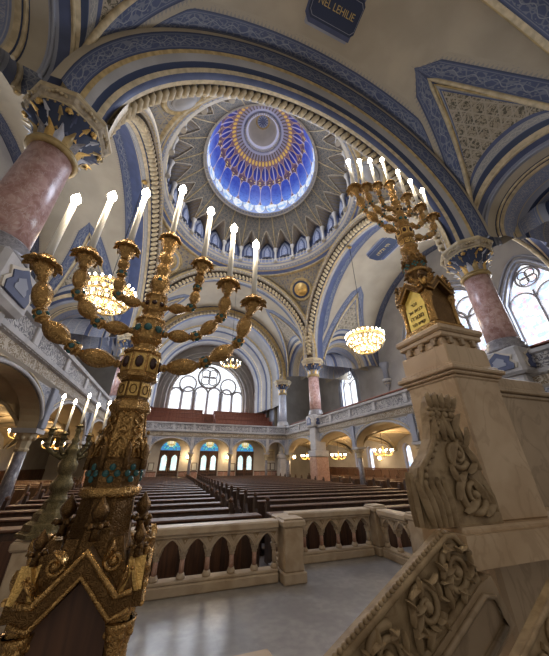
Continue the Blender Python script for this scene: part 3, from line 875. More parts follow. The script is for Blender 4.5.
for nm, xx, sg, i in (('right', XR, -1, 11), ('left', XL, 1, 12)):
    mb = MB(); wall_open(mb, 'x', xx-.15*0, -1, 24.7, 2.62, 3.78, sideops, -sg*.45, 'pale_stone', 'arch_yellow')
    spandrels(mb, 'x', xx, sg*.03, sideops, 3.78)
    for o in sideops:
        archivolt(mb, 'x', xx, o, 'pale_stone', .05, sg*.03, .05, foot=2.62); archivolt(mb, 'x', xx, o, 'cream_gold', .03, sg*.02, .16, foot=2.62)
    for k in range(5):
        y = YN+BAY*k-BAY
        if k < 4 or True:
            mb.bbox(*sorted((xx+sg*.0, xx+sg*.12)), y-.16, y+.16, 2.62, 3.76, 'pale_blue', .02)
    struct(mb.build('wall_%s_arcade' % nm), '%s gallery arcade of shallow arches' % nm)
    mb = MB(); parapet(mb, 'x', xx, -1, 24.7, sg); dentils(mb, 'x', xx, -1, 24.5, sg, 4.10, 4.2)
    for y in [YN+BAY*k/2-BAY for k in range(9)]+[21.8]:
        mb.bbox(*sorted((xx+sg*.06, xx+sg*.17)), y-.13, y+.13, 4.28, 4.72, 'pale_stone', .02)
    struct(mb.build('trim_%d' % i), '%s gallery parapet carved in pale stone' % nm)
    mb = MB(); x0, x1 = sorted((xx-sg*.2, XE if xx > 0 else XW)); mb.box(x0, x1, -1, YB, 3.86, 3.95, 'cream')
    # groin vaults beneath
    for o in sideops+[dict(c=28.8, w=3.6, zs=2.62, rise=1.02)]:
        xa, xb = xx-sg*.45, (XE if xx > 0 else XW); n = 14; rows = []; uvs = []
        for a in range(n+1):
            row = []; uv = []
            for b in range(n+1):
                p, q = -1+2*a/n, -1+2*b/n
                z = 2.7+1.1*max(math.sqrt(max(0, 1-p*p)), math.sqrt(max(0, 1-q*q)))
                row.append((xa+(xb-xa)*(p+1)/2, o['c']+(o['w']+.2)*q, z)); uv.append((p*3, q*2.3))
            rows.append(row); uvs.append(uv)
        mb.grid(rows, 'arch_yellow', uvs)
        for dg in (1, -1):
            mb.tube([(xa+(xb-xa)*(t+1)/2, o['c']+(o['w']+.2)*t*dg, 2.68+1.1*math.sqrt(max(0, 1-t*t))) for t in [-1+k/8 for k in range(17)]], .05, 'cream_gold', seg=5)
    struct(mb.build('ceiling_%s_aisle' % nm), 'cross vaults under the %s gallery' % nm)
backops = [dict(c=XC+3.235*k, w=1.50, z0=2.62, zs=2.7, rise=.93) for k in (-1, 0, 1)]+[dict(c=XC+s*5.72, w=.80, z0=2.62, zs=2.7, rise=.8) for s in (-1, 1)]
backops.sort(key=lambda o: o['c'])
mb = MB(); wall_open(mb, 'y', 24.7, XL, XR, 2.62, 3.78, backops, .4, 'pale_stone', 'arch_yellow'); spandrels(mb, 'y', 24.7, -.03, backops, 3.78)
for o in backops: archivolt(mb, 'y', 24.7, o, 'pale_stone', .045, -.03, .04, foot=2.7)
for x in (-1.65, 1.58, 4.82, 8.05): mb.bbox(x-.13, x+.13, 24.58, 24.7, 2.7, 3.76, 'pale_stone', .02)
struct(mb.build('wall_back_arcade'), 'arcade of five arches under the back gallery')
mb = MB(); parapet(mb, 'y', 24.7, XL, XR, -1); dentils(mb, 'y', 24.7, XL, XR, -1, 4.10, 4.2)
for x in [XC+1.617*k for k in range(-4, 5)]: mb.bbox(x-.1, x+.1, 24.54, 24.64, 4.28, 4.72, 'pale_stone', .02)
struct(mb.build('trim_13'), 'back gallery parapet carved in pale stone')
mb = MB(); mb.box(XL, XR, 24.9, YB, 3.86, 3.95, 'arch_yellow'); struct(mb.build('ceiling_vestibule'), 'flat ceiling under the back gallery')
# gallery pillars
def pillar(x, y, label, group, mat='grey_marble', r=.15):
    t = thing('gallery_pillar', label, 'pillar', (x, y, 0), 0, group)
    m1 = MB(); m1.lathe([(r*1.7, 0), (r*1.7, .35), (r*1.3, .4), (r*1.4, .5), (r*1.05, .55)], 'grey_marble', 8, smooth=False); m1.build('base', t)
    m1 = MB(); m1.lathe([(r, .55), (r*.92, 2.05)], mat, 12); m1.build('shaft', t)
    m1 = MB(); m1.lathe([(r*1.1, 2.05), (r*1.2, 2.1), (r*.98, 2.14), (r*1.1, 2.3), (r*1.7, 2.5)], 'cream_gold', 8, smooth=False); m1.box(-r*1.9, r*1.9, -r*1.9, r*1.9, 2.5, 2.62, 'pale_stone')
    for k in range(8):
        a = PI/4*k; m1.ball((r*1.35*math.cos(a), r*1.35*math.sin(a), 2.38), .06, 'cream_gold', 6, 4)
    m1.build('capital', t); return t
od = ['first', 'second', 'third', 'fourth', 'fifth', 'sixth', 'seventh', 'eighth', 'ninth', 'tenth', 'eleventh', 'twelfth', 'thirteenth', 'fourteenth', 'fifteenth', 'sixteenth', 'seventeenth', 'eighteenth', 'nineteenth']
for nm, xx, sg in (('right', XR, 1), ('left', XL, -1)):
    for k in (1, 2):
        pillar(xx+sg*.20, YN+BAY*k, 'slim grey marble pillar under %s gallery, %s the pink column' % (nm, 'next nearer than' if k == 2 else 'second nearer than'), 'slim pillars carrying the side galleries')
for k, x in enumerate((-1.65, 1.58, 4.82, 8.05)):
    pillar(x, 24.9, ['slim pillar under back gallery, left of the left door', 'slim pillar under back gallery between left and middle doors', 'slim pillar under back gallery between middle and right doors', 'slim pillar under back gallery, right of the right door'][k], 'slim pillars carrying the back gallery', r=.12)

pillar(XR+.15, 24.95, 'slim pillar at the far right corner where the galleries meet', 'corner pillars of the galleries', r=.17)
pillar(XL-.15, 24.95, 'slim pillar at the far left corner where the galleries meet', 'corner pillars of the galleries', r=.17)
# great columns
def leafshape(mb, r, z, h, w, a, mat, lean=.12):
    rows = []
    for i in range(6):
        t = i/5; ww = w*(1-.75*t**1.5)*(.75+.5*math.sin(PI*t)); rr = r+lean*t*t+(.10 if i == 5 else 0); zz = z+h*t-(.08*h if i == 5 else 0)
        T = Matrix.Rotation(a, 4, 'Z'); rows.append([tuple(T @ Vector((rr-.04*abs(q), ww*q, zz))) for q in (-1, -.4, 0, .4, 1)])
    mb.grid(rows, mat)
def column(x, y, label, shaftmat='pink_marble', r=.43, zb=4.3, lowmat='red_marble', group='great columns carrying the dome', light=False):
    t = thing('great_column', label, 'column', (x, y, 0), 0, group)
    m = MB(); m.bbox(-.5, .5, -.5, .5, 0, 2.2, lowmat, .05); m.bbox(-.56, .56, -.56, .56, 0, .3, lowmat, .03); m.bbox(-.56, .56, -.56, .56, 2.2, 2.6, 'pale_stone', .04); m.bbox(-.42, .42, -.42, .42, 2.6, zb-.1, 'pale_stone', .05); m.build('pier', t)
    m = MB(); m.bbox(-.60, .60, -.60, .60, zb-.15, zb+.72, 'pale_stone', .08)
    og = [(-.36, .08), (.36, .08), (.40, .22), (.30, .34), (.36, .46), (.18, .56), (0, .68), (-.18, .56), (-.36, .46), (-.30, .34), (-.40, .22)]
    for k in range(4):
        T = Matrix.Rotation(k*PI/2, 4, 'Z') @ Matrix.Translation((0, -.62, zb-.06))
        m.prism([(a*1.18, b*1.08) for a, b in og], -.01, .1, 'cream_light', 'xz', T); m.prism(og, -.03, .05, 'blue', 'xz', T)
        m.prism([(a*.5, b*.5+.17) for a, b in og], -.04, .05, 'pale_blue', 'xz', T)
    m.build('pedestal', t)
    m = MB(); m.lathe([(.58, zb+.7), (.58, zb+.8), (.52, zb+.86), (.55, zb+.92), (.47, zb+1.0), (.50, zb+1.06), (r+.01, zb+1.12)], 'grey_marble' if not light else 'pale_stone', 24); m.build('base', t)
    m = MB(); m.lathe([(r, zb+1.1), (r, zb+2), (r*.93, 8.06)], shaftmat, 28); m.build('shaft', t)
    m = MB(); m.lathe([(r, 8.02), (r-.01, 8.2), (r+.03, 8.4), (r+.13, 8.66), (r+.30, 8.92), (r+.32, 8.97)], 'navy', 24)
    m.lathe([(r+.01, 7.98), (r+.07, 8.02), (r+.07, 8.08), (r+.01, 8.12)], 'gold_trim', 24); m.lathe([(r+.02, 8.13), (r+.05, 8.15), (r+.02, 8.18)], 'gold_trim', 24)
    for k in range(16): leafshape(m, r+.02, 8.18, .34, .105, 2*PI*k/16, ('gold', 'blue_marble', 'gold_trim', 'grey_marble')[k % 4], .12)
    for k in range(16): leafshape(m, r+.06, 8.42, .42, .125, 2*PI*(k+.5)/16, ('gold_trim', 'blue', 'gold', 'blue_marble')[k % 4], .22)
    for k in range(8):
        a = 2*PI*(k+.5)/8
        for q in range(5): m.ball(((r+.30)*math.cos(a)+.05*math.cos(q*1.26)*-math.sin(a), (r+.30)*math.sin(a)+.05*math.cos(q*1.26)*math.cos(a), 8.86+.05*math.sin(q*1.26)), .036, 'gold', 6, 4)
        m.ball(((r+.33)*math.cos(a), (r+.33)*math.sin(a), 8.86), .05, 'gold', 7, 5)
    for k in range(32):
        a = 2*PI*k/32; m.ball(((r+.30)*math.cos(a), (r+.30)*math.sin(a), 8.945), .03, 'gold_trim', 5, 4)
    m.build('capital', t)
    m = MB(); R8 = Matrix.Rotation(PI/8, 4, 'Z')
    m.lathe([(.72, 8.95), (.78, 8.99), (.78, 9.05)], 'cream_gold', 8, R8, smooth=False)
    m.lathe([(.78, 9.05), (.83, 9.09), (.89, 9.24)], 'tan_relief', 8, R8, smooth=False)
    m.lathe([(.89, 9.24), (.93, 9.27), (.93, 9.34), (.88, 9.42)], 'cream_gold', 8, R8, smooth=False)
    for k in range(64):
        a = 2*PI*k/64; q = .855/ math.cos(((a) % (PI/4))-PI/8)*math.cos(PI/8); m.ball((q*math.cos(a), q*math.sin(a), 9.165), .042, 'cream_gold', 5, 4)
    m.build('abacus', t); return t
column(XL, YN, 'large pink marble column above the left menorah with gilt and blue capital')
column(XR, YN, 'pink marble column behind the tall stone pedestal, with octagonal capital')
column(XR, YF, 'pink marble column at far right corner of the dome crossing')
column(XL, YF, 'marble column at far left of the crossing, behind left menorah')
column(XR-.1, 25.5, 'pale bluish column at right end of the back gallery', 'blue_marble', .38, light=True, lowmat='pale_stone', group='pale columns of the back gallery')
column(XL+.1, 25.5, 'pale bluish column at left end of the back gallery', 'blue_marble', .38, light=True, lowmat='pale_stone', group='pale columns of the back gallery')

# back wall of the vestibule with three doors
mb = MB(); dops = [dict(c=XC+3.2*k, w=.80, z0=0, zs=2.72, rise=.80) for k in (-1, 0, 1)]
wall_open(mb, 'y', 26.0, XL, XR, 0, 3.9, dops, .35, 'cream_light', 'cream'); struct(mb.build('wall_vestibule'), 'cream wall with three glazed doors under back gallery')
mb = MB()
for a, b in ((XL, XC-4.05), (XC-2.35, XC-.85), (XC+.85, XC+2.35), (XC+4.05, XR)):
    n = max(1, int((b-a)/.5))
    for k in range(n): mb.bbox(a+(b-a)*k/n+.02, a+(b-a)*(k+1)/n-.02, 25.94, 26.0, .1, 1.15, 'red_marble', .02)
    mb.box(a, b, 25.93, 26.0, 1.15, 1.22, 'wood_mid')
struct(mb.build('baseboard_back'), 'reddish dado between the doors')
for k in range(3):
    c = XC+3.2*(k-1)
    mb = MB(); mb.box(c-.80, c+.80, 26.1, 26.2, 0, 2.72, 'wood_mid'); mb.box(c-.80, c+.80, 26.04, 26.1, 2.62, 2.76, 'wood_mid')
    for s in (-1, 1):
        mb.bbox(c+s*.4-.34, c+s*.4+.34, 26.06, 26.1, .12, 1.05, 'wood', .03)
        mb.bbox(c+s*.4-.37, c+s*.4+.37, 26.07, 26.1, 1.15, 2.6, 'wood_mid', .02)
    d = struct(mb.build('door_%d' % (k+1)), 'wooden double door with two arched lights')
    for s in (-1, 1):
        m = MB(); x = c+s*.4
        m.prism([(x-.22, 1.3), (x+.22, 1.3), (x+.22, 2.15), (x+.16, 2.32), (x, 2.44), (x-.16, 2.32), (x-.22, 2.15)], 26.035, 26.06, 'door_glass'); m.build('pane', d)
        m = MB(); m.tube([(c+s*.06, 26.03, 1.2), (c+s*.06, 25.99, 1.25), (c+s*.06, 25.99, 1.4), (c+s*.06, 26.03, 1.45)], .012, 'gold', 6); m.build('handle', d)
    m = MB()
    pts = [(c-.78, 2.78)]+[(c-.78*math.cos(PI*j/16), 2.78+.72*math.sin(PI*j/16)) for j in range(17)]
    n = len(pts); m.add([(p[0], 26.12, p[1]) for p in pts], [tuple(range(n))], 'stained_glass', uvs=[[((p[0]-c)/1.6+.5, (p[1]-2.78)/1.6) for p in pts]])
    for q in (.26, .5): m.tube([(c-q*math.cos(PI*j/16)*.9, 26.1, 2.80+q*.9*math.sin(PI*j/16)) for j in range(17)], .018, 'muntin', 5)
    for j in range(1, 6): a = PI*j/6; m.tube([(c+.3*math.cos(a), 26.1, 2.8+.28*math.sin(a)), (c+.76*math.cos(a), 26.1, 2.8+.7*math.sin(a))], .015, 'muntin', 5)
    struct(m.build('window_%d' % (50+k)), 'semicircular stained glass fanlight with central rosette')
for k, (x, z) in enumerate(((-1.3, 1.55), (2.05, 1.55), (5.3, 1.5), (8.55, 1.55), (9.0, 1.55))):
    m = MB(); m.bbox(x-.22, x+.22, 25.96, 26.0, z-.3+.02, z+.3, 'wood', .01); m.box(x-.17, x+.17, 25.945, 25.965, z-.24, z+.25, 'notice')
    tag(m.build('notice_board'), ['small framed notice left of the left door', 'small framed notice between left and middle doors', 'small framed notice between middle and right doors', 'framed notice right of the right door', 'framed notice beside the right arcade corner'][k], 'notice', 'framed notices on the vestibule wall')
m = MB(); m.bbox(8.2, 9.2, 25.98, 26.03, 2.0, 3.0, 'arch_yellow', .03)
for k in range(6): m.box(8.35, 9.05, 25.97, 25.985, 2.15+k*.12, 2.19+k*.12, 'letter_dark')
tag(m.build('memorial_tablet', None, (0, -.06, 0)), 'cream memorial tablet on the wall under right end of back gallery', 'tablet')
# end-bay side walls of the back gallery
for nm, xx, sg in (('right_gallery', XR+.2, 1), ('left_gallery', XL-.2, -1)):
    mb = MB(); ops = [dict(c=28.2, w=.55, z0=3.95, zs=7.2, rise=.6), dict(c=31, w=.55, z0=3.95, zs=7.2, rise=.6)]
    wall_open(mb, 'x', xx, 26.0, YB, 0, 11, ops, sg*.3, 'pale_blue', 'cream'); mb.box(*sorted((xx+sg*.25, xx+sg*.3)), 26.2, YB, 3.95, 8, 'doorway_shade')  # black sheet behind the doorways stands in for their unlit depth
    for o in ops: archivolt(mb, 'x', xx, o, 'pale_stone', .06, -sg*.04, .1)
    struct(mb.build('wall_'+nm), 'pale wall with narrow doorways beside the back gallery')
# tiers of the back gallery and their benches
mb = MB()
for k in range(5): mb.box(XL+.2, XR-.2, 26.6+k*1.15, 27.75+k*1.15 if k < 4 else YB, 3.95, 4.35+k*.58, 'tier_floor')
struct(mb.build('floor_back_gallery'), 'stepped red brown tiers of the back gallery')
def bench(name, L, mat, parts=True, h=.95, d=.5):
    t = thing(name, '', 'bench')
    m = MB(); m.bbox(-L/2, L/2, -.25, .2, .42, .47, mat, .015); m.build('seat', t)
    m = MB(); m.bbox(-L/2, L/2, .20, .26, .30, h, mat, .02); m.bbox(-L/2, L/2, .17, .29, h, h+.05, mat, .015); m.build('backrest', t)
    m = MB(); m.bbox(-L/2+.05, L/2-.05, -.22, -.18, 0, .42, mat, .01); m.build('front_panel', t)
    for s in (-1, 1):
        m = MB(); m.bbox(s*L/2-.03, s*L/2+.03, -.27, .29, 0, h, mat, .02); m.build('end_panel', t)
    return t
b0 = None; gname = 'red brown benches of the back gallery'
for k in range(4):
    for s in (-1, 1):
        x = XC+s*(.55+6.0/2)+ (0 if s < 0 else 0); z = 4.35+k*.58; y = 27.25+k*1.15
        lab = 'red brown bench on back gallery, %s tier from the parapet, %s of the notch' % (od[k], 'left' if s < 0 else 'right')
        if b0 is None:
            b0 = bench('gallery_bench', 5.9, 'wood_red', h=.85); b0['label'] = lab; b0['group'] = gname; b0.location = (x, y, z)
        else: dup(b0, (x, y, z), 0, lab, gname)
# book rails along the side galleries
for nm, xx, sg in (('right', XR, 1), ('left', XL, -1)):
    t = thing('gallery_rail', 'red brown sloping book rail along the %s gallery parapet' % nm, 'rail', (xx+sg*.42, 12, 3.95))
    m = MB()
    T = Matrix.Rotation(sg*R(-18), 4, 'Y')
    m.bbox(-.2, .2, -12.5, 12.5, 1.08, 1.14, 'wood_red', .01, Matrix.Translation((0, 0, 0))); m.build('shelf', t)
    m = MB(); m.box(-.02, .02, -12.5, 12.5, .0, 1.08, 'wood_red'); m.build('front_panel', t)
    for y in range(-11, 12, 3):
        m = MB(); m.bbox(-.17, .17, y-.03, y+.03, 0, 1.08, 'wood_red', .01); m.build('bracket', t)
for nm, xx, sg in (('right', XE, -1), ('left', XW, 1)):
    for i, yy in enumerate((8.45, 18.2)):
        m = MB(); T = Matrix.Translation((xx+sg*.15, yy, 0))
        m.lathe([(.02, 7.3), (.10, 7.4), (.07, 7.55), (.20, 7.8), (.26, 8.05), (.22, 8.12)], 'grey_marble', 12, T)
        for k in range(10): m.ball((xx+sg*.15+.22*math.cos(k*PI/5), yy+.22*math.sin(k*PI/5), 7.95), .07, 'tan_relief', 6, 4)
        m.lathe([(.36, 8.12), (.42, 8.2), (.42, 8.32), (.3, 8.36)], 'pale_stone', 8, T, smooth=False)
        m.lathe([(.24, 8.36), (.22, 9.2), (.30, 9.3), (.42, 9.6), (.44, 9.8)], 'pale_blue', 16, T)
        for k in range(10): leafshape(m, .24, 9.2, .4, .09, 2*PI*k/10, 'cream_gold', .14) if False else None
        struct(m.build('trim_%d' % (20+i+(2 if xx < 0 else 0))), 'corbelled half column on the outer wall')
# painted cartouche on the near vault crown (flat lettered plaque) and on the right vault
def cartouche(pos, T, body, size, label, name):
    m = MB()
    def octo(w, h, k): return [(-w+k, -h), (w-k, -h), (w, -h+k), (w, h-k), (w-k, h), (-w+k, h), (-w, h-k), (-w, -h+k)]
    for w, h, k, z, mm in ((1.25, .72, .3, .0, 'pale_blue'), (1.16, .64, .28, .015, 'blue'), (1.0, .50, .16, .03, 'navy'), (.93, .43, .12, .04, 'pale_blue'), (.915, .415, .12, .045, 'navy')):
        m.prism(octo(w, h, k), z-.12, z, mm, 'xy', T)
    o = struct(m.build(name), label)
    me = text_mesh(body, size, 'letter_gold', .004); mesh_obj('lettering', me, o, T @ Matrix.Translation((0, 0, .05)))
    return o
cartouche(None, Matrix.Translation((XC+.1, 2.45, ZS+RV-.06)) @ Matrix(((1, 0, 0, 0), (0, -1, 0, 0), (0, 0, -1, 0), (0, 0, 0, 1))), 'NEL LEHILIE', .28, 'navy cartouche with gilt lettering on the near vault', 'trim_14')
cartouche(None, Matrix.Translation((13.2, YC, ZS+RV-.06)) @ Matrix(((0, -1, 0, 0), (-1, 0, 0, 0), (0, 0, -1, 0), (0, 0, 0, 1))) @ Matrix.Scale(1.3, 4), '\u05d4\u05dc\u05dc\u05d5 \u05d9\u05d4', .34, 'blue cartouche on the crown of the right vault', 'trim_15')
# ------------------------------------------------------------------ platform, railing
mb = MB(); mb.box(-4.5, 1.85, -3, 5.0, 0.0, PF, 'platform_floor'); mb.box(1.85, 5.2, -3, 5.55, 0.0, PF, 'platform_floor'); struct(mb.build('floor_platform'), 'pale stone slab floor of the raised platform')
RH = .73
def rail_section(name, label, loc, rz, L, n, group='stone balustrades round the platform'):
    t = thing(name, label, 'balustrade', loc, rz, group)
    sp = L/n
    m = MB(); m.bbox(0, L, -.11, .11, 0, .115, 'rail_stone', .015); m.bbox(0, L, -.09, .09, .115, .15, 'rail_stone', .01); m.build('curb', t)
    m = MB(); m.bbox(-.01, L+.01, -.13, .13, RH-.10, RH, 'rail_stone', .02); m.bbox(0, L, -.10, .10, RH-.13, RH-.10, 'rail_stone', .008); m.build('handrail', t)
    ops = [dict(c=sp*(k+.5), w=sp*.40, z0=.40, zs=.45, rise=.125, pt=True) for k in range(n)]
    m = MB(); wall_open(m, 'y', -.06, 0, L, .40, RH-.12, ops, .12, 'rail_stone')
    for o in ops:
        for d in (-.065, .065):
            archivolt(m, 'y', 0, o, 'rail_stone', .014, d, .012, foot=.42); archivolt(m, 'y', 0, o, 'rail_stone', .008, d, .036, foot=.44)
        for s in (-1, 1): m.ball((o['c']+s*o['w']*.9, 0, .475), .035, 'rail_stone', 8, 5, (.8, 1.5, 1))
    for k in range(n+1):
        for d in (-.062, .062):
            x = min(max(sp*k, .07), L-.07)
            m.prism([(x-.05, RH-.14), (x+.05, RH-.14), (x, .52)], d-.008, d+.008, 'carved_stone', 'xz')
            m.ball((x, d, RH-.175), .017, 'rail_stone', 6, 4)
    m.build('arcade', t)
    for k in range(n+1):
        x = min(max(sp*k, .03), L-.03)
        m = MB(); T = Matrix.Translation((x, 0, 0))
        m.lathe([(.055, .15), (.06, .17), (.05, .19), (.042, .21)], 'rail_stone', 10, T); m.lathe([(.034, .205), (.031, .37)], 'red_marble' if 0 < k < n else 'rail_stone', 10, T)
        m.lathe([(.036, .355), (.042, .365), (.036, .375), (.055, .415), (.06, .43), (.06, .445)], 'rail_stone', 10, T); m.build('colonnette', t)
    return t
def post(label, x, y, w=.30, h=.78):
    t = thing('balustrade_post', label, 'post', (x, y, PF), 0, 'square stone posts of the balustrade')
    m = MB(); m.bbox(-w/2-.03, w/2+.03, -w/2-.03, w/2+.03, 0, .13, 'rail_stone', .015); m.build('base', t)
    m = MB(); m.bbox(-w/2, w/2, -w/2, w/2, .13, h-.11, 'rail_stone', .012); m.build('shaft', t)
    m = MB(); m.bbox(-w/2-.035, w/2+.035, -w/2-.035, w/2+.035, h-.11, h-.02, 'rail_stone', .02); m.bbox(-w/2-.01, w/2+.01, -w/2-.01, w/2+.01, h-.02, h, 'rail_stone', .008); m.build('cap', t)
rail_section('balustrade', 'long stone balustrade beside the left menorah, with trefoil openings', (-.975, 4.80, PF), 0, 2.70, 8)
post('stone post between the two front balustrade runs', 1.93, 4.72, .30, .76)
rail_section('balustrade', 'short stone return between the two front balustrade runs', (1.95, 4.925, PF), PI/2, .38, 1)
rail_section('balustrade', 'set-back stone balustrade with four trefoil openings left of the corner', (2.12, 5.38, PF), 0, 1.71, 5)
post('stone corner post at far right corner of the platform', 4.02, 5.34, .26)
rail_section('balustrade', 'stone balustrade turning from the far corner towards the carved pedestal', (4.02, 4.44, PF), PI/2, .72, 2)
post('stone post at the near end of the turning balustrade', 4.06, 4.24, .30)
post('stone post carrying the small candelabrum behind the left menorah', -1.24, 4.62, .42, .76)

# ------------------------------------------------------------------ tall stone pedestal on the right with carved console
ped = thing('stone_pedestal', 'tall beige stone pedestal with carved scroll console, carrying the upper menorah', 'pedestal', (2.0, 1.5, PF))
def lz(z): return z-PF
m = MB(); m.bbox(-.215, .215, -.215, .215, lz(1.46), lz(2.31), 'stone', .012); m.build('shaft', ped)
m = MB()
for a, z0, z1 in ((.225, 2.29, 2.315), (.245, 2.315, 2.34), (.265, 2.34, 2.375), (.24, 2.375, 2.40), (.215, 2.40, 2.55)): m.bbox(-a, a, -a, a, lz(z0), lz(z1), 'stone', .008)
m.build('cornice', ped)
m = MB(); m.bbox(-.185, .185, -.185, .185, lz(2.55), lz(2.62), 'stone', .006)
m.bbox(-.215, .215, -.215, .215, lz(2.62), lz(2.66), 'stone', .008); m.bbox(-.235, .235, -.235, .235, lz(2.66), lz(2.715), 'stone', .015)
for k in range(4):
    T = Matrix.Rotation(k*PI/2, 4, 'Z')
    for x in (-.12, -.0, .12):
        m.bbox(x-.018, x+.018, -.212, -.18, lz(2.565), lz(2.62), 'stone_dark', .004, T); m.bbox(x-.03, x+.03, -.205, -.18, lz(2.60), lz(2.62), 'stone_dark', .004, T)
m.build('bracket_frieze', ped)
m = MB(); m.prism([(-.60, -.30), (.95, -.30), (.95, .21), (-.25, .21), (-.25, -.03), (-.60, -.03)], lz(1.31), lz(1.44), 'stone', 'xy'); m.bbox(-.57, .92, -.27, -.06, lz(1.43), lz(1.465), 'stone', .01); m.build('plinth_block', ped)
m = MB(); m.bbox(-.22, .36, -.12, .24, 0, lz(1.32), 'stone_dark', .02); m.build('footing', ped)
def spiral(mb, cx, cz, r0, turns, y, rad, mat, sgn=1, ph=0, T=None, n=40, r1=.012):
    pts = []; rr = []
    for k in range(n+1):
        t = k/n; a = ph+sgn*turns*2*PI*t; r = r0*(1-t)**.8+r1*t
        pts.append((cx+r*math.cos(a), y-.012*t, cz+r*math.sin(a))); rr.append(rad*(1-.55*t))
    mb.tube(pts, rr, mat, 7, T); mb.ball((cx, y-.01, cz), r1*2.0, mat, 8, 5, T=T)
def leaf(mb, x, z, ang, L, W, y, mat, T=None, bend=.5):
    rows = []
    for i in range(8):
        t = i/7; a = ang+bend*t; px = x+L*t*math.cos(ang+bend*t*.5); pz = z+L*t*math.sin(ang+bend*t*.5); w = W*math.sin(PI*min(1, t*.92+.08))**.8
        nx, nz = -math.sin(a), math.cos(a)
        rows.append([(px+nx*w*q, y-.022*(1-abs(q)**1.5)-.008*math.sin(PI*t), pz+nz*w*q) for q in (-1, -.6, -.15, 0, .15, .6, 1)])
    mb.grid(rows, mat, T=T)
# console: flank outline in the pedestal's own frame
con = [(-.54, 2.10), (-.50, 2.145), (-.42, 2.145), (-.37, 2.11), (-.36, 2.04), (-.33, 1.92), (-.30, 1.78), (-.22, 1.59), (-.22, 1.465), (-.745, 1.465), (-.765, 1.56), (-.77, 1.66), (-.74, 1.73), (-.66, 1.80), (-.60, 1.88), (-.575, 1.96), (-.565, 2.03)]
con = [(x, lz(z)) for x, z in con]
m = MB(); m.prism(con, -.235, -.175, 'carved_stone', 'xz')
y = -.24
m.tube([(x+.02*(1 if x < -.5 else 0), y, z) for x, z in con[10:]], .016, 'carved_stone', 6)
for k in range(14):                                              # bead row down the front sweep
    t = k/13; i = 10+t*5.9; a, b = con[int(i)], con[min(int(i)+1, 16)]; f = i-int(i)
    m.ball((a[0]+(b[0]-a[0])*f+.055, y, a[1]+(b[1]-a[1])*f+.01), .016, 'carved_stone', 7, 5)
for x in (-.55, -.50, -.45, -.40): m.ball((x, y, lz(2.02)), .022, 'carved_stone', 8, 5)
m.tube([(-.58, y, lz(1.99)), (-.35, y, lz(1.99))], .012, 'carved_stone', 6); m.tube([(-.58, y, lz(2.05)), (-.36, y, lz(2.05))], .012, 'carved_stone', 6)
for k in range(5): leaf(m, -.545+.045*k, lz(2.055), 1.85-.14*k, .095, .022, y, 'carved_stone', bend=-.3)
for k in range(4): leaf(m, -.55+.05*k, lz(1.985), -1.8+.1*k, .12, .02, y, 'carved_stone', bend=.2)
spiral(m, -.39, lz(1.60), .10, 1.6, y, .022, 'carved_stone', 1, 2.2); spiral(m, -.44, lz(1.80), .075, 1.5, y, .018, 'carved_stone', -1, -.6)
for (x, z, a, L, W, b) in ((-.52, 1.58, 1.2, .17, .028, -.6), (-.50, 1.52, .2, .14, .026, .7), (-.31, 1.56, 1.9, .16, .028, .6), (-.30, 1.72, 1.9, .16, .026, .5), (-.50, 1.74, 1.3, .16, .026, -.5), (-.40, 1.70, .3, .1, .022, .8), (-.41, 1.92, 1.2, .13, .024, -.4), (-.47, 1.90, 1.6, .12, .02, .4), (-.36, 1.50, .4, .12, .025, .5), (-.27, 1.52, 1.8, .14, .024, .4), (-.48, 1.66, 2.3, .1, .022, -.7), (-.36, 1.84, .9, .12, .02, .6)):
    leaf(m, x, lz(z), a, L, W, y-.005, 'carved_stone', bend=b)
for k in range(5):                                               # acanthus on the front foot
    leaf(m, -.72+.035*k, lz(1.47), 1.75-.06*k, .22, .026, y, 'carved_stone', bend=.25)
TL = Matrix.Rotation(-PI/2, 4, 'Z')
for k in range(3):
    leaf(m, -.225+.018*k, lz(1.47), PI/2, .24, .016, -.77, 'carved_stone', Matrix(((0, 1, 0, 0), (1, 0, 0, 0), (0, 0, 1, 0), (0, 0, 0, 1))), bend=0)
m.build('console', ped)
# darker stone pier standing to the right of the pedestal
pier = thing('stone_pier', 'brown stone pier with moulded top behind and right of the tall pedestal', 'pier', (3.15, 2.05, PF))
m = MB(); m.bbox(-.45, .6, -.3, .3, 0, lz(2.36), 'stone_dark', .02); m.build('shaft', pier)
m = MB()
for a, z0, z1 in ((.02, 2.34, 2.38), (.05, 2.38, 2.43), (.0, 2.43, 2.55)): m.bbox(-.45-a, .6+a, -.3-a, .3+a, lz(z0), lz(z1), 'stone_dark', .01)
m.build('cornice', pier)

# stair balustrade panel, carved with scrolls, sloping down from the pedestal
SL = math.atan2(.298, .585)
st = thing('carved_balustrade', 'sloping stair balustrade carved with leafy scrolls, running down from the pedestal block', 'balustrade', (1.34, 1.2, 1.50))
T0 = Matrix.Rotation(-SL, 4, 'Y')          # local x runs up the slope
def sl(u, v): return (u, v)
m = MB(); m.prism([(-1.05, -.225), (-.03, -.225), (.0, -.13), (-.06, -.012), (-.09, 0), (-1.05, 0)], 0, .05, 'carved_stone', 'xz', T0); m.build('body', st)
m = MB(); yy = -.006
m.tube([(-1.05, yy, -.012), (-.09, yy, -.012), (-.05, yy, -.03), (-.012, yy, -.13)], .014, 'carved_stone', 7, T0); m.tube([(-1.05, yy, -.215), (-.04, yy, -.215)], .014, 'carved_stone', 7, T0)
for k in range(44): m.ball((-1.04+.0222*k, .0, .004), .0125, 'carved_stone', 6, 4, T=T0)
spiral(m, -.135, -.125, .083, 1.7, yy, .017, 'carved_stone', 1, .8, T0); spiral(m, -.355, -.115, .090, 1.8, yy, .018, 'carved_stone', -1, -.8, T0)
spiral(m, -.60, -.12, .090, 1.8, yy, .018, 'carved_stone', 1, .8, T0); spiral(m, -.84, -.115, .09, 1.8, yy, .018, 'carved_stone', -1, -.8, T0)
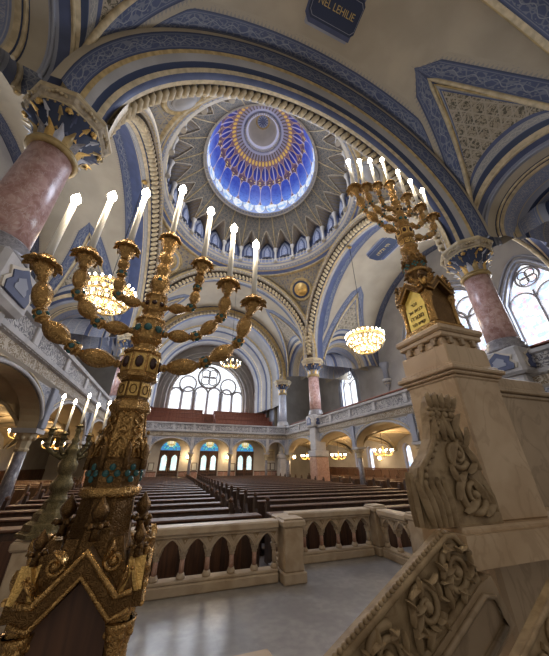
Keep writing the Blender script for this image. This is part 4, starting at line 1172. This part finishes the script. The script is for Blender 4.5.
rs = random.Random(3)
for c0 in (-.135, -.355, -.60, -.84):
    for k in range(14):
        a = 2*PI*k/14+rs.uniform(-.2, .2); r = rs.uniform(.055, .085)
        leaf(m, c0+r*math.cos(a), -.118+r*.8*math.sin(a), a+1.2*(1 if k % 2 else -1), rs.uniform(.045, .07), .011, yy-.006, 'carved_stone', T0, .7)
    for k in range(3): leaf(m, c0-.12+.02*k, -.19+.05*k, 1.0-.7*k, .075, .017, yy-.004, 'carved_stone', T0, .5)
m.build('scroll_relief', st)
m = MB(); m.prism([(-1.05, -.42), (.0, -.42), (.02, -.24), (-.06, -.225), (-1.05, -.225)], -.02, .05, 'stone_dark', 'xz', T0)
m.tube([(-1.05, -.028, -.385), (-.05, -.028, -.385), (-.03, -.028, -.29), (-.08, -.028, -.255), (-1.05, -.028, -.255)], .012, 'stone_dark', 6, T0); m.build('string_slab', st)
m = MB(); m.bbox(-1.12, -.90, -.08, .14, -1.25, -.42, 'stone', .02); m.bbox(-1.15, -.87, -.11, .17, -1.25, -1.1, 'stone', .02); m.bbox(-1.15, -.87, -.11, .17, -.42, -.36, 'stone', .02); m.build('newel', st)
# near carved rail at the right edge
nr = thing('carved_rail', 'narrow carved stone rail at lower right corner below the pedestal block', 'rail', (1.53, .95, 1.335))
m = MB(); m.prism([(-.8, -.14), (.0, -.14), (.02, -.02), (0, 0), (-.8, 0)], 0, .03, 'carved_stone', 'xz', T0)
for k in range(7): spiral(m, -.06-.11*k, -.07, .042, 1.4, -.004, .010, 'carved_stone', 1 if k % 2 else -1, .8, T0, 24, .006)
m.tube([(-.8, -.002, -.006), (0, -.002, -.006)], .009, 'carved_stone', 6, T0); m.build('body', nr)

# ------------------------------------------------------------------ the seven-branched menorah
def seg_T(p, q):
    p, q = Vector(p), Vector(q); d = q-p
    return Matrix.Translation(p) @ d.to_track_quat('Z', 'Y').to_matrix().to_4x4(), d.length
def spindle(mb, p, q, r, mat, lobes=8):
    T, L = seg_T(p, q)
    mb.lathe([(r*.30, 0), (r*.45, L*.03), (r*.45, L*.06), (r*.30, L*.08), (r*.42, L*.12), (r*.75, L*.25), (r*.97, L*.40), (r, L*.5), (r*.97, L*.6), (r*.75, L*.75), (r*.42, L*.88), (r*.30, L*.92), (r*.45, L*.94), (r*.45, L*.97), (r*.30, L)], mat, 24, T, lobes=lobes, amp=.07)
def joint(mb, p, q, r, mat):
    T, L = seg_T(p, q)
    mb.lathe([(r*.6, 0), (r*1.05, L*.12), (r*1.05, L*.22), (r*.85, L*.28), (r*.85, L*.72), (r*1.05, L*.78), (r*1.05, L*.88), (r*.6, L)], mat, 8, T, smooth=False)
def gem(parent, p, r, mat, n):
    m = MB(); m.ball((0, 0, 0), r, mat, 10, 6, (1, 1, .6)); o = m.build('jewel', parent)
    o.matrix_local = Matrix.Translation(p) @ Vector(n).to_track_quat('Z', 'Y').to_matrix().to_4x4(); return o
def drip_pan(parent, x, z, r):
    m = MB(); n = 40; rows = []
    for rr, zz in ((.25, -.012), (.6, -.006), (.85, .0), (1.0, -.006), (.97, -.012), (.6, -.018), (.25, -.03)):
        rows.append([(x+r*rr*(1+(.09*math.cos(10*2*PI*k/n) if rr > .8 else 0))*math.cos(2*PI*k/n), r*rr*(1+(.09*math.cos(10*2*PI*k/n) if rr > .8 else 0))*math.sin(2*PI*k/n), z+zz-(.010*(1+math.cos(10*2*PI*k/n)) if rr > .9 else 0)) for k in range(n+1)])
    m.grid(rows, 'bronze'); return m.build('drip_pan', parent)
def holder(mb, x, z, mat):
    T = Matrix.Translation((x, 0, z))
    mb.lathe([(.036, -.012), (.026, .002), (.024, .018), (.032, .036), (.024, .036), (.021, .01)], mat, 20, T, lobes=10, amp=.10)
def make_menorah(loc, label, front_panel, lit=True):
    t = thing('menorah', label, 'menorah', loc)
    br, bd = 'bronze', 'bronze_dark'
    # plinth with four gables
    m = MB(); b = .165
    m.bbox(-b-.02, b+.02, -b-.02, b+.02, 0, .035, br, .008); m.bbox(-b, b, -b, b, .035, .075, br, .012); m.bbox(-b+.045, b-.045, -b+.045, b-.045, .07, .40, br, .004)
    for sx_ in (-1, 1):
        for sy_ in (-1, 1): m.bbox(*sorted((sx_*.10, sx_*.158)), *sorted((sy_*.10, sy_*.158)), .335, .43, br, .006)
    m.lathe([(.19, .40), (.165, .46), (.135, .52), (.125, .55)], bd, 4, Matrix.Rotation(PI/4, 4, 'Z'), smooth=False)
    m.build('plinth', t)
    for k in range(4):
        T = Matrix.Rotation(k*PI/2, 4, 'Z') @ Matrix.Translation((0, -b, 0))
        m = MB()
        out = [(-.155, .425), (-.155, .375), (-.098, .355), (0, .465), (.098, .355), (.155, .375), (.155, .425), (.108, .415), (0, .535), (-.108, .415)]
        m.prism(out, -.018, .05, bd, 'xz', T)
        m.tube([(-.152, -.02, .423), (-.108, -.02, .413), (0, -.02, .532), (.108, -.02, .413), (.152, -.02, .423)], .010, br, 6, T)
        m.tube([(-.152, -.02, .38), (-.10, -.02, .362), (0, -.02, .470), (.10, -.02, .362), (.152, -.02, .38)], .008, br, 6, T)
        for s in (-1, 1):                                       # corner shafts with leafy capitals and gilt scrolls above the gable
            m.lathe([(.026, .075), (.020, .09), (.018, .24), (.026, .25), (.022, .26), (.036, .33), (.040, .345)], br, 12, T @ Matrix.Translation((s*.128, .025, 0)))
            for q in range(6): m.ball((s*.128+.03*math.cos(q*PI/3), .025+.03*math.sin(q*PI/3), .315), .011, br, 6, 4, T=T)
            spiral(m, s*.080, .50, .030, 1.4, 0, .008, br, s, PI/2, T, 22, .006); leaf(m, s*.05, .50, PI/2+s*(-.6), .06, .012, -.004, br, T); leaf(m, s*.11, .43, PI/2-s*.5, .06, .012, -.004, br, T)
            m.prism([(s*.14-.028, .42), (s*.14+.028, .42), (s*.14, .50)], -.012, .04, 'gold', 'xz', T); m.prism([(s*.14-.014, .425), (s*.14+.014, .425), (s*.14, .47)], -.016, .0, bd, 'xz', T); m.ball((s*.14, -.012, .478), .006, br, 6, 4, T=T)
        m.build('gable', t)
        m = MB(); m.prism([(-.10, .075), (.10, .075), (.10, .35), (0, .45), (-.10, .35)], .028, .05, front_panel if (k in (0, 3)) else 'wood_panel', 'xz', T) if False else None
        m.prism([(-.10, .075), (.10, .075), (.10, .35), (0, .45), (-.10, .35)], .02, .05, 'gold_panel' if (front_panel and k == 3) else ('bronze_dark' if front_panel else 'wood_panel'), 'xz', T)
        o = m.build('panel', t)
        if front_panel and k == 3:
            for q, (tx, sz) in enumerate((('\u05d6\u05db\u05e8', .045), ('\u05dc\u05d1\u05d9\u05ea \u05d0\u05dc', .045), ('\u05de\u05e0\u05d5\u05e8\u05d4', .058), ('\u05e7\u05d3\u05e9 \u05dc\u05d4\'', .04))):
                me = text_mesh(tx[::-1], sz, 'letter_dark', .002)
                mesh_obj('lettering', me, o, T @ Matrix.Translation((0, .017, .30-.062*q)) @ Matrix.Rotation(PI/2, 4, 'X'))
        def finial(p, s, nm):
            m = MB(); TT = Matrix.Translation(p) @ Matrix.Scale(s, 4)
            m.lathe([(.022, -.05), (.016, -.02), (.022, -.005), (.016, .01), (.012, .02), (.026, .035), (.036, .06), (.032, .08), (.016, .105), (.003, .13)], bd, 12, TT, lobes=6, amp=.10)
            for q in range(6):
                a = q*PI/3; m.tube([(.015*math.cos(a), .015*math.sin(a), .0), (.045*math.cos(a), .045*math.sin(a), .012), (.055*math.cos(a), .055*math.sin(a), .0)], [.009, .014, .006], bd, 6, TT)
            m.build(nm, t)
        p = T @ Vector((0, .035, .585)); finial(p, .72, 'finial')
        p = Matrix.Rotation(k*PI/2, 4, 'Z') @ Vector((b-.02, -b+.02, .525)); finial(p, .52, 'pinnacle')
    # shaft
    R8 = Matrix.Rotation(PI/8, 4, 'Z')
    m = MB()
    m.lathe([(.118, .50), (.104, .56), (.096, .67)], bd, 8, R8, smooth=False)
    m.lathe([(.100, .665), (.110, .675), (.110, .695), (.098, .705)], br, 24)
    m.lathe([(.104, .70), (.104, .795), (.092, .81)], bd, 8, R8, smooth=False)
    m.lathe([(.096, .80), (.086, .86), (.076, .93), (.072, .985)], br, 8, R8, smooth=False)
    m.lathe([(.074, .98), (.090, .995), (.090, 1.01), (.080, 1.03), (.066, 1.045)], br, 8, R8, smooth=False)
    m.lathe([(.072, 1.04), (.068, 1.13)], bd, 8, R8, smooth=False)
    m.lathe([(.07, 1.125), (.092, 1.14), (.092, 1.155), (.084, 1.16), (.084, 1.255), (.092, 1.26), (.088, 1.275), (.060, 1.285)], br, 8, R8, smooth=False)
    m.lathe([(.056, 1.28), (.056, 1.31), (.066, 1.32), (.078, 1.335), (.078, 1.345), (.072, 1.35), (.072, 1.44), (.078, 1.445), (.072, 1.46), (.05, 1.475)], br, 8, R8, smooth=False)
    m.lathe([(.046, 1.47), (.048, 1.49), (.060, 1.505), (.054, 1.51), (.054, 1.59), (.062, 1.60), (.056, 1.615), (.036, 1.63)], br, 8, R8, smooth=False)
    m.lathe([(.032, 1.625), (.034, 1.645), (.050, 1.67), (.054, 1.70), (.048, 1.73), (.030, 1.745), (.030, 1.755), (.040, 1.775), (.043, 1.80), (.034, 1.825), (.024, 1.84), (.040, 1.86), (.045, 1.885), (.034, 1.91), (.022, 1.925), (.030, 1.935), (.040, 1.98), (.052, 2.01), (.044, 2.03)], br, 24, lobes=8, amp=.06)
    holder(m, 0, 2.05, br)
    for k in range(8):
        a = PI/8+k*PI/4+PI/8; T = Matrix.Rotation(a, 4, 'Z') @ Matrix.Translation((0, -.088, 0))
        # lancet niche and jewelled panel on every face
        m.tube([(-.034, -.008, .80), (-.034, -.004, .835), (-.02, -.002, .865), (0, -.0, .885), (.02, -.002, .865), (.034, -.004, .835), (.034, -.008, .80)], .007, br, 6, T)
        m.tube([(-.016, -.008, .81), (-.012, -.004, .835), (0, 0, .848), (.012, -.004, .835), (.016, -.008, .81)], .005, br, 6, T)
        for s in (-1, 1):
            m.tube([(s*.020*math.cos(PI*j/4), .006+.014*j/12, .87+.12*j/12) for j in range(13)], .004, br, 5, T)
        m.ball((.0, -.006, .905), .009, br, 6, 4, T=T)
        Tj = Matrix.Rotation(a+PI/8, 4, 'Z') @ Matrix.Translation((0, -.108, 0)); m.lathe([(.012, .76), (.009, .80), (.014, .83), (.003, .86)], bd, 8, Tj)
    o = m.build('shaft', t)
    for k in range(8):
        a = k*PI/4; T = Matrix.Rotation(a, 4, 'Z')
        m = MB(); m.bbox(-.022, .022, -.0685, -.06, 1.05, 1.115, 'gold', .003, T); m.tube([(.013*math.cos(q*PI/6), -.0685, 1.082+.02*math.sin(q*PI/6)) for q in range(13)], .003, bd, 5, T); m.build('gilt_plate', t)
        m = MB(); m.bbox(-.026, .026, -.0815, -.07, 1.165, 1.25, 'gold', .003, T); m.build('gilt_plate', t)
    for k in range(8):
        a = k*PI/4; d = Vector((math.sin(a), -math.cos(a), 0))
        g = gem(o, d*.083+Vector((0, 0, 1.208)), .019, 'garnet', d); g.scale = (1, 1.6, 1)
        gem(o, d*.068+Vector((0, 0, 1.395)), .020, 'turquoise', d); gem(o, d*.051+Vector((0, 0, 1.55)), .014, 'garnet', d)
        if k % 2 == 0: gem(o, d*.052+Vector((0, 0, 1.70)), .012, 'turquoise', d)
        for (dx, dz) in ((-.02, 0), (.02, 0), (0, .022), (0, -.02)):
            sx = Vector((math.cos(a), math.sin(a), 0))
            gem(o, d*.097+sx*dx+Vector((0, 0, .748+dz)), .0125, 'turquoise', d)
    drip_pan(t, 0, 2.05, .066)
    zb = .97
    def Pz(x, z): return (x, z-zb)
    tops = [(0, 2.05)]
    for s in (-1, 1):
        for kind in (0, 1, 2):
            m = MB()
            if kind == 0: path = [('b', .075, 2.175, .105, 2.178), ('s', .10, 2.178, .285, 2.215, .043), ('j', .278, 2.222, .325, 2.25, .030), ('s', .315, 2.243, .46, 2.355, .043), ('j', .455, 2.35, .49, 2.405, .030), ('s', .478, 2.39, .528, 2.575, .042)]; top = (.555, 2.672); pr = .082
            elif kind == 1: path = [('b', .065, 2.36, .085, 2.36), ('s', .082, 2.36, .218, 2.366, .036), ('j', .21, 2.366, .262, 2.392, .027), ('s', .252, 2.385, .350, 2.500, .037), ('j', .343, 2.495, .378, 2.545, .028), ('s', .368, 2.535, .385, 2.69, .037)]; top = (.388, 2.772); pr = .074
            else: path = [('b', .05, 2.52, .062, 2.52), ('s', .058, 2.52, .175, 2.535, .030), ('j', .165, 2.53, .205, 2.575, .024), ('s', .193, 2.565, .203, 2.68, .030), ('j', .202, 2.67, .206, 2.715, .024), ('s', .205, 2.71, .212, 2.80, .030)]; top = (.214, 2.882); pr = .068
            for e in path:
                p = (s*e[1], 0, e[2]-zb); q = (s*e[3], 0, e[4]-zb)
                if e[0] == 's': spindle(m, p, q, e[5], br)
                elif e[0] == 'j': joint(m, p, q, e[5], br)
                else: m.tube([p, q], .018, br, 8)
            lx, lz_ = path[-1][3], path[-1][4]
            T, L = seg_T((s*lx, 0, lz_-zb-.01), (s*top[0], 0, top[1]-zb-.012))
            m.lathe([(.016, 0), (.024, .008), (.018, .016), (.030, L*.4), (.044, L*.75), (.048, L*.92), (.04, L)], br, 24, T, lobes=8, amp=.08)
            holder(m, s*top[0], top[1]-zb, br)
            o = m.build('branch', t)
            drip_pan(o, s*top[0], top[1]-zb, pr)
            for e in path:
                if e[0] == 'j':
                    c = Vector((s*(e[1]+e[3])/2, 0, (e[2]+e[4])/2-zb)); dv = Vector((s*(e[3]-e[1]), 0, e[4]-e[2])).normalized()
                    for n in (Vector((0, -1, 0)), dv.cross(Vector((0, 1, 0))), -dv.cross(Vector((0, 1, 0)))):
                        gem(o, c+n*(e[5]*.85), .0125, 'turquoise', n)
            tops.append((s*top[0], top[1]-zb))
    return t, sorted(tops)
men, tops = make_menorah((-.2, 1.4, .97), 'large bronze seven-branched menorah with turquoise jewels, close at left', None)
men2, _ = make_menorah((2.0, 1.5, 2.715), 'bronze seven-branched menorah high on the tall stone pedestal', 'gold_panel')
def make_candle(name, label, loc, h, r, group, sc=1):
    t = thing(name, label, 'candle', loc, 0, group)
    m = MB(); m.lathe([(r, 0), (r*.97, h*.5), (r*.93, h-.004), (r*.6, h)], 'wax', 12); m.lathe([(.005*sc, h), (.006*sc, h+.008)], 'iron', 6); m.build('wax_stick', t)
    m = MB(); m.lathe([(.004*sc, h+.006), (.016*sc, h+.014), (.025*sc, h+.034), (.024*sc, h+.052), (.013*sc, h+.075), (.001, h+.095)], 'flame_bulb', 12); m.build('flame', t)
    return t
c0 = None
pos = ['outermost left arm', 'second arm from left', 'inner left arm', 'tall central stem', 'inner right arm', 'second arm from right', 'outermost right arm']
LIGHTS = []
for (lx, ly, lzz), nm in (((-.2, 1.4, .97), 'large left menorah'), ((2.0, 1.5, 2.715), 'menorah on the stone pedestal')):
    for k, (x, z) in enumerate(tops):
        lab = 'lit white candle on the %s of the %s' % (pos[k], nm); loc = (lx+x, ly, lzz+z+.012)
        if c0 is None: c0 = make_candle('candle', lab, loc, .425, .0175, 'lit candles of the '+nm)
        else: dup(c0, loc, 0, lab, 'lit candles of the '+nm)
        LIGHTS.append((loc[0], ly, loc[2]+.465))
# pedestal carrying the near menorah (below the frame)
m = MB(); m.bbox(-.30, .30, -.30, .30, 0, .10, 'stone', .02); m.bbox(-.25, .25, -.25, .25, .10, .62, 'stone', .02); m.bbox(-.29, .29, -.29, .29, .62, .72, 'stone', .02)
o = m.build('low_pedestal', None, (-.2, 1.4, PF)); tag(o, 'low stone pedestal under the large left menorah', 'pedestal')

# small candelabrum on the railing post, behind the near menorah
cd = thing('candelabrum', 'greenish bronze candelabrum with five lit candles on the railing post', 'candelabrum', (-1.24, 4.62, PF+.76), 0)
ang = math.atan2(.3, .51)
m = MB(); g = 'green_bronze'
m.lathe([(.30, 0), (.30, .04), (.26, .06), (.25, .12), (.20, .15), (.19, .22), (.14, .26), (.13, .33)], g, 8, Matrix.Rotation(PI/8, 4, 'Z'), smooth=False); m.build('base', cd)
m = MB(); m.lathe([(.13, .32), (.10, .36), (.085, .42), (.12, .46), (.125, .52), (.09, .57), (.075, .62), (.105, .66), (.11, .74), (.08, .80), (.06, .86), (.085, .90), (.07, .94), (.045, .97), (.035, 1.0), (.05, 1.03), (.03, 1.06), (.028, 1.13), (.045, 1.16), (.03, 1.19)], g, 16)
m.build('stem', cd)
ctops = []
for j, (s, z) in enumerate(((-2, 1.15), (-1, 1.10), (0, 1.21), (1, 1.10), (2, 1.15))):
    x, yv = .148*s*math.cos(ang), .148*s*math.sin(ang)
    m = MB()
    if s:
        m.tube([(0, 0, .86), (x*.35, yv*.35, .85-.02*abs(s)), (x*.75, yv*.75, .87), (x*.97, yv*.97, .93), (x, yv, z-.06)], [.022, .026, .024, .022, .02], g, 8)
        m.ball((x*.6, yv*.6, .855), .035, g, 8, 5); m.ball((x, yv, .98), .032, g, 8, 5)
    T = Matrix.Translation((x, yv, z))
    m.lathe([(.02, -.08), (.035, -.05), (.03, -.02), (.055, -.005), (.06, .0), (.025, .004), (.024, .03), (.018, .03)], g, 14, T)
    m.build('branch', cd); ctops.append((-1.24+x, 4.62+yv, PF+.76+z+.034))
for k, p in enumerate(ctops):
    dup(c0, p, 0, 'lit candle on the %s of the small candelabrum on the post' % ['outermost near arm', 'inner near arm', 'centre stem', 'inner far arm', 'outermost far arm'][k], 'candles of the small candelabrum', .82)

# ------------------------------------------------------------------ pews
def make_pew(L):
    t = thing('pew', '', 'pew'); w = 'wood'
    m = MB(); m.bbox(-L/2, L/2, -.30, .14, .42, .46, 'wood_mid', .01); m.build('seat', t)
    m = MB(); m.bbox(-L/2, L/2, .14, .19, .1, .90, w, .01)
    for k in range(int(L/.6)):
        x = -L/2+.05+k*.6; m.bbox(x, min(x+.5, L/2-.03), .185, .20, .2, .78, 'wood_panel', .008)
    m.build('backrest', t)
    m = MB(); m.bbox(-L/2, L/2, .12, .40, .90, .935, 'wood_mid', .012); m.build('book_shelf', t)
    for s in (-1, 1):
        m = MB(); x = s*L/2
        m.prism([(-.32, 0), (.24, 0), (.24, .95), (.22, 1.02), (.1, 1.04), (.08, .80), (-.05, .64), (-.28, .60), (-.32, .52)], x-.035, x+.035, w, 'yz'); m.ball((x, .16, 1.075), .05, 'wood_mid', 10, 6)
        m.lathe([(.045, 1.0), (.035, 1.04)], w, 8, Matrix.Translation((x, .16, 0))); m.build('bench_end', t)
    return t
def pew_rows(proto, xc, ys, where, group):
    for i, y in enumerate(ys):
        lab = 'dark wooden pew, %s row from the platform, %s' % (od[i], where)
        if i == 0: proto.location = (xc, y, 0); proto['label'] = lab; proto['group'] = group
        else: dup(proto, (xc, y, 0), 0, lab, group)
ys = [6.35+.98*k for k in range(18)]
pew_rows(make_pew(4.55), -.93, ys, 'left of the centre aisle', 'pews left of the centre aisle')
pew_rows(make_pew(6.2), 5.25, ys, 'right of the centre aisle', 'pews right of the centre aisle')
pew_rows(make_pew(3.6), 12.6, [8.2+1.15*k for k in range(13)], 'under the right gallery', 'pews under the right gallery')
pew_rows(make_pew(3.4), -6.4, [6.6+1.15*k for k in range(13)], 'under the left gallery', 'pews under the left gallery')
for x0, x1, lab in ((-3.2, 1.78, 'dark panelled desk front behind the long balustrade'), (2.0, 8.35, 'dark panelled desk front behind the set-back balustrade')):
    t = thing('desk_front', lab, 'desk', ((x0+x1)/2, 5.85, 0)); L = x1-x0
    m = MB(); m.bbox(-L/2, L/2, -.03, .03, 0, .86, 'wood', .01)
    m.build('panelling', t)
    m = MB()
    for k in range(int(L/.36)): x = -L/2+.04+k*.36; m.bbox(x, x+.28, -.045, -.03, .12, .76, 'wood_panel', .01)
    m.build('raised_panels', t)
    m = MB(); m.bbox(-L/2-.02, L/2+.02, -.08, .25, .86, .90, 'wood_mid', .012); m.build('desk_top', t)

# ------------------------------------------------------------------ chandeliers
def big_chandelier(label, loc, ztop):
    t = thing('crystal_chandelier', label, 'chandelier', loc, 0, 'great crystal chandeliers')
    m = MB(); m.tube([(0, 0, .9), (0, 0, ztop-loc[2])], .018, 'iron', 6); m.lathe([(.16, ztop-loc[2]-.1), (.05, ztop-loc[2]-.2)], 'gold', 12); m.build('chain', t)
    m = MB()
    for r, z in ((1.08, .28), (1.02, -.12), (.78, -.42), (.34, .85)):
        m.tube([(r*math.cos(2*PI*k/32), r*math.sin(2*PI*k/32), z) for k in range(32)], .035, 'gold', 6, closed=True)
    for k in range(8):
        a = 2*PI*k/8; m.tube([(.34*math.cos(a), .34*math.sin(a), .85), (.75*math.cos(a), .75*math.sin(a), .5), (1.08*math.cos(a), 1.08*math.sin(a), .28), (1.02*math.cos(a), 1.02*math.sin(a), -.12), (.78*math.cos(a), .78*math.sin(a), -.42), (0, 0, -.6)], .02, 'gold', 5)
    m.tube([(0, 0, -.65), (0, 0, .95)], .05, 'gold', 8); m.build('frame', t)
    m = MB()
    for (ra, za, rb, zb_, n) in ((.34, .85, 1.05, .3, 48), (1.06, .26, 1.0, -.1, 64), (1.0, -.14, .78, -.4, 56), (.78, -.44, .12, -.68, 40), (.6, .2, .5, -.35, 30)):
        for k in range(n):
            a = 2*PI*k/n
            for j in range(7):
                f = (j+.5)/7; r = ra+(rb-ra)*f; z = za+(zb_-za)*f-.10*math.sin(PI*f)
                m.ball((r*math.cos(a), r*math.sin(a), z), .032, 'crystal', 5, 3)
    m.build('crystal_strings', t)
    m = MB(); m.lathe([(.004, 0), (.035, .03), (.05, .07), (.035, .115), (.004, .14)], 'bulb', 8); b = m.build('bulb', t); first = True
    for r, z, n in ((1.10, .31, 26), (1.04, -.08, 24), (.80, -.40, 18), (.55, -.02, 12), (.30, -.5, 6)):
        for k in range(n):
            a = 2*PI*(k+.5)/n; p = (r*math.cos(a), r*math.sin(a), z)
            if first: b.location = p; first = False
            else: q = b.copy(); COL.objects.link(q); q.location = p
    return t
big_chandelier('large crystal chandelier of glowing bulbs hanging in the right great arch', (10.05, 12.0, 6.55+1.75), 15.9)
big_chandelier('large crystal chandelier of glowing bulbs hanging behind the left menorah arms', (-3.65, 11.5, 6.4+1.75), 15.9)
def small_chandelier(label, loc, ztop, n=10, r=.62, group='brass aisle chandeliers'):
    t = thing('brass_chandelier', label, 'chandelier', loc, 0, group)
    m = MB(); m.tube([(0, 0, .1), (0, 0, ztop-loc[2])], .014, 'iron', 5); m.lathe([(.01, -.28), (.07, -.22), (.04, -.12), (.10, -.02), (.05, .08), (.03, .3), (.06, .36), (.02, .42)], 'gold', 12); m.build('stem', t)
    ch0 = None
    for k in range(n):
        a = 2*PI*k/n
        m = MB(); m.tube([(.04, 0, -.05), (r*.5, 0, -.20), (r*.9, 0, -.10), (r, 0, .02)], .016, 'gold', 6); m.lathe([(.05, .02), (.02, .03), (.018, .12)], 'wax', 8, Matrix.Translation((r, 0, 0)))
        if ch0 is None: ch0 = m.build('arm', t); me = ch0.data; o = ch0
        else: o = bpy.data.objects.new('arm', me); COL.objects.link(o); o.parent = t
        o.rotation_euler = (0, 0, a)
        if k == 0:
            m = MB(); m.lathe([(.004, .12), (.026, .14), (.036, .175), (.024, .215), (.003, .24)], 'bulb', 8, Matrix.Translation((r, 0, 0))); bo = m.build('bulb', o)
        else:
            q = bo.copy(); COL.objects.link(q); q.parent = o
    return t
small_chandelier('brass chandelier of candle bulbs under right gallery, beyond the pink column', (13.3, 27.5, 2.35), 3.7)
small_chandelier('brass chandelier of candle bulbs in the arch right of the pink column', (13.6, 22.0, 2.3), 3.7)
small_chandelier('brass chandelier of candle bulbs in the wide arch nearest the stone pedestal', (13.5, 16.2, 2.42), 3.7)
small_chandelier('brass chandelier under left gallery, lighting the arch left of the small candelabrum', (-6.75, 17.0, 3.0), 3.78)
small_chandelier('brass chandelier under left gallery, seen behind the small candelabrum', (-7.2, 22.5, 2.8), 3.75)
small_chandelier('gilt chandelier hanging before the great back window', (3.35, 19.6, 8.55), 16, 12, .75, 'gilt chandelier')
def sconce(label, loc, rz):
    t = thing('wall_sconce', label, 'wall lamp', loc, rz, 'glowing wall lamps')
    m = MB(); m.lathe([(.02, 0), (.08, .02), (.06, .04), (.02, .05)], 'gold', 10, Matrix.Rotation(PI/2, 4, 'X')); m.tube([(0, -.02, 0), (0, -.15, -.06), (0, -.22, .02)], .016, 'gold', 6); m.build('bracket', t)
    m = MB(); m.ball((0, -.22, .14), .13, 'lamp_glass', 14, 9); m.build('lamp_shade', t); return t
sconce('glowing wall lamp between the left and middle doors', (XC-1.75, 26.0, 2.15), 0)
sconce('glowing wall lamp between the middle and right doors', (XC+1.55, 26.0, 2.15), 0)
sconce('glowing wall lamp on the pier at the far right arcade corner', (10.9, 25.5, 2.2), PI/2-PI/2)
sconce('glowing wall lamp beside the slim windows under right gallery', (16.88, 20.6, 2.05), -PI/2)
for k, (a, v) in enumerate(((200, .30), (235, .32), (300, .30))):
    pass

# ------------------------------------------------------------------ light
for k in ('bulb', 'flame_bulb', 'lamp_glass', 'sky_pane', 'tinted_pane', 'stained_glass', 'door_glass', 'blue_glass'):
    M[k].cycles.emission_sampling = 'NONE'
def lamp(kind, name, loc, energy, col, rot=None, size=None, size_y=None, rad=.1):
    l = bpy.data.lights.new(name, kind); l.energy = energy; l.color = col
    if kind == 'AREA':
        l.shape = 'RECTANGLE'; l.size = size; l.size_y = size_y
    else: l.shadow_soft_size = rad
    o = bpy.data.objects.new(name, l); COL.objects.link(o); o.location = loc
    if rot: o.rotation_euler = rot
    return o
SKY = (.80, .87, 1.0); WARM = (1, .70, .38)
lamp('AREA', 'back_window_daylight', (XC, 33.26, 9.5), 2200, SKY, (R(-90), 0, 0), 8, 5.5)
lamp('AREA', 'right_window_daylight', (17.26, 12, 9.4), 1300, SKY, (0, R(90), 0), 5, 5.5)
lamp('AREA', 'right_far_window_daylight', (17.26, 24.2, 8.8), 400, SKY, (0, R(90), 0), 4, 2.4)
lamp('AREA', 'right_near_window_daylight', (17.26, 6.6, 8.8), 350, SKY, (0, R(90), 0), 4, 2.4)
lamp('AREA', 'left_window_daylight', (-10.86, 12, 9.2), 1100, SKY, (0, R(-90), 0), 5, 5.5)
lamp('AREA', 'left_far_window_daylight', (-10.86, 23.6, 8.8), 350, SKY, (0, R(-90), 0), 4, 2.4)
lamp('AREA', 'dome_daylight', (XC, YC, 21.0), 700, (.75, .82, 1), (0, 0, 0), 5, 5)
for x, y, z, e in ((13.3, 27.5, 2.3, 200), (13.6, 22, 2.25, 200), (13.5, 16.2, 2.35, 260), (-6.75, 17, 2.7, 260), (-7.2, 22.5, 2.5, 220), (-7, 11.5, 2.7, 220), (13.5, 11.5, 2.4, 160)):  # last two have no chandelier; the left one added to brighten its dark bay
    lamp('POINT', 'aisle_light', (x, y, z+.35), e, WARM, rad=.35)
lamp('POINT', 'chandelier_light', (10.05, 12, 8.2), 700, (1, .80, .55), rad=.9); lamp('POINT', 'chandelier_light', (-3.65, 11.5, 8.1), 600, (1, .80, .55), rad=.9)
lamp('POINT', 'lantern_light', (XC, YC, 25.2), 38, (.85, .88, 1), rad=.3); lamp('POINT', 'chandelier_light', (3.35, 19.6, 8.6), 380, (1, .80, .55), rad=.5)
for x, y, z in ((XC-1.75, 25.6, 2.3), (XC+1.55, 25.6, 2.3), (10.9, 25.1, 2.3), (16.5, 20.6, 2.2)): lamp('POINT', 'sconce_light', (x, y, z), 45, WARM, rad=.14)
for p in LIGHTS: lamp('POINT', 'candle_light', p, 6.5, (1, .82, .58), rad=.055)
for p in ctops: lamp('POINT', 'candle_light', (p[0], p[1], p[2]+.33), 3.0, (1, .78, .5), rad=.05)
W = bpy.data.worlds.new('World'); SC.world = W; W.use_nodes = True
W.node_tree.nodes['Background'].inputs[0].default_value = (1.0, .90, .78, 1); W.node_tree.nodes['Background'].inputs[1].default_value = .36

# ------------------------------------------------------------------ camera
cam = bpy.data.cameras.new('camera'); co = bpy.data.objects.new('camera', cam); COL.objects.link(co); SC.camera = co
cam.sensor_fit = 'HORIZONTAL'; cam.sensor_width = 36; cam.lens = 36*267/549; cam.clip_start = .05; cam.clip_end = 200
co.location = (0, 0, CAMZ); co.rotation_euler = (R(90+27), 0, R(-19.5))
vs = SC.view_settings; SC.display_settings.display_device = 'sRGB'; vs.view_transform = 'Standard'; vs.look = 'None'; vs.gamma = 1; vs.exposure = 0.12; vs.use_curve_mapping = False
SC.cycles.use_denoising = True; SC.cycles.max_bounces = 7; SC.cycles.diffuse_bounces = 4; SC.cycles.glossy_bounces = 3; SC.cycles.sample_clamp_indirect = 4.0; SC.cycles.caustics_reflective = False; SC.cycles.caustics_refractive = False
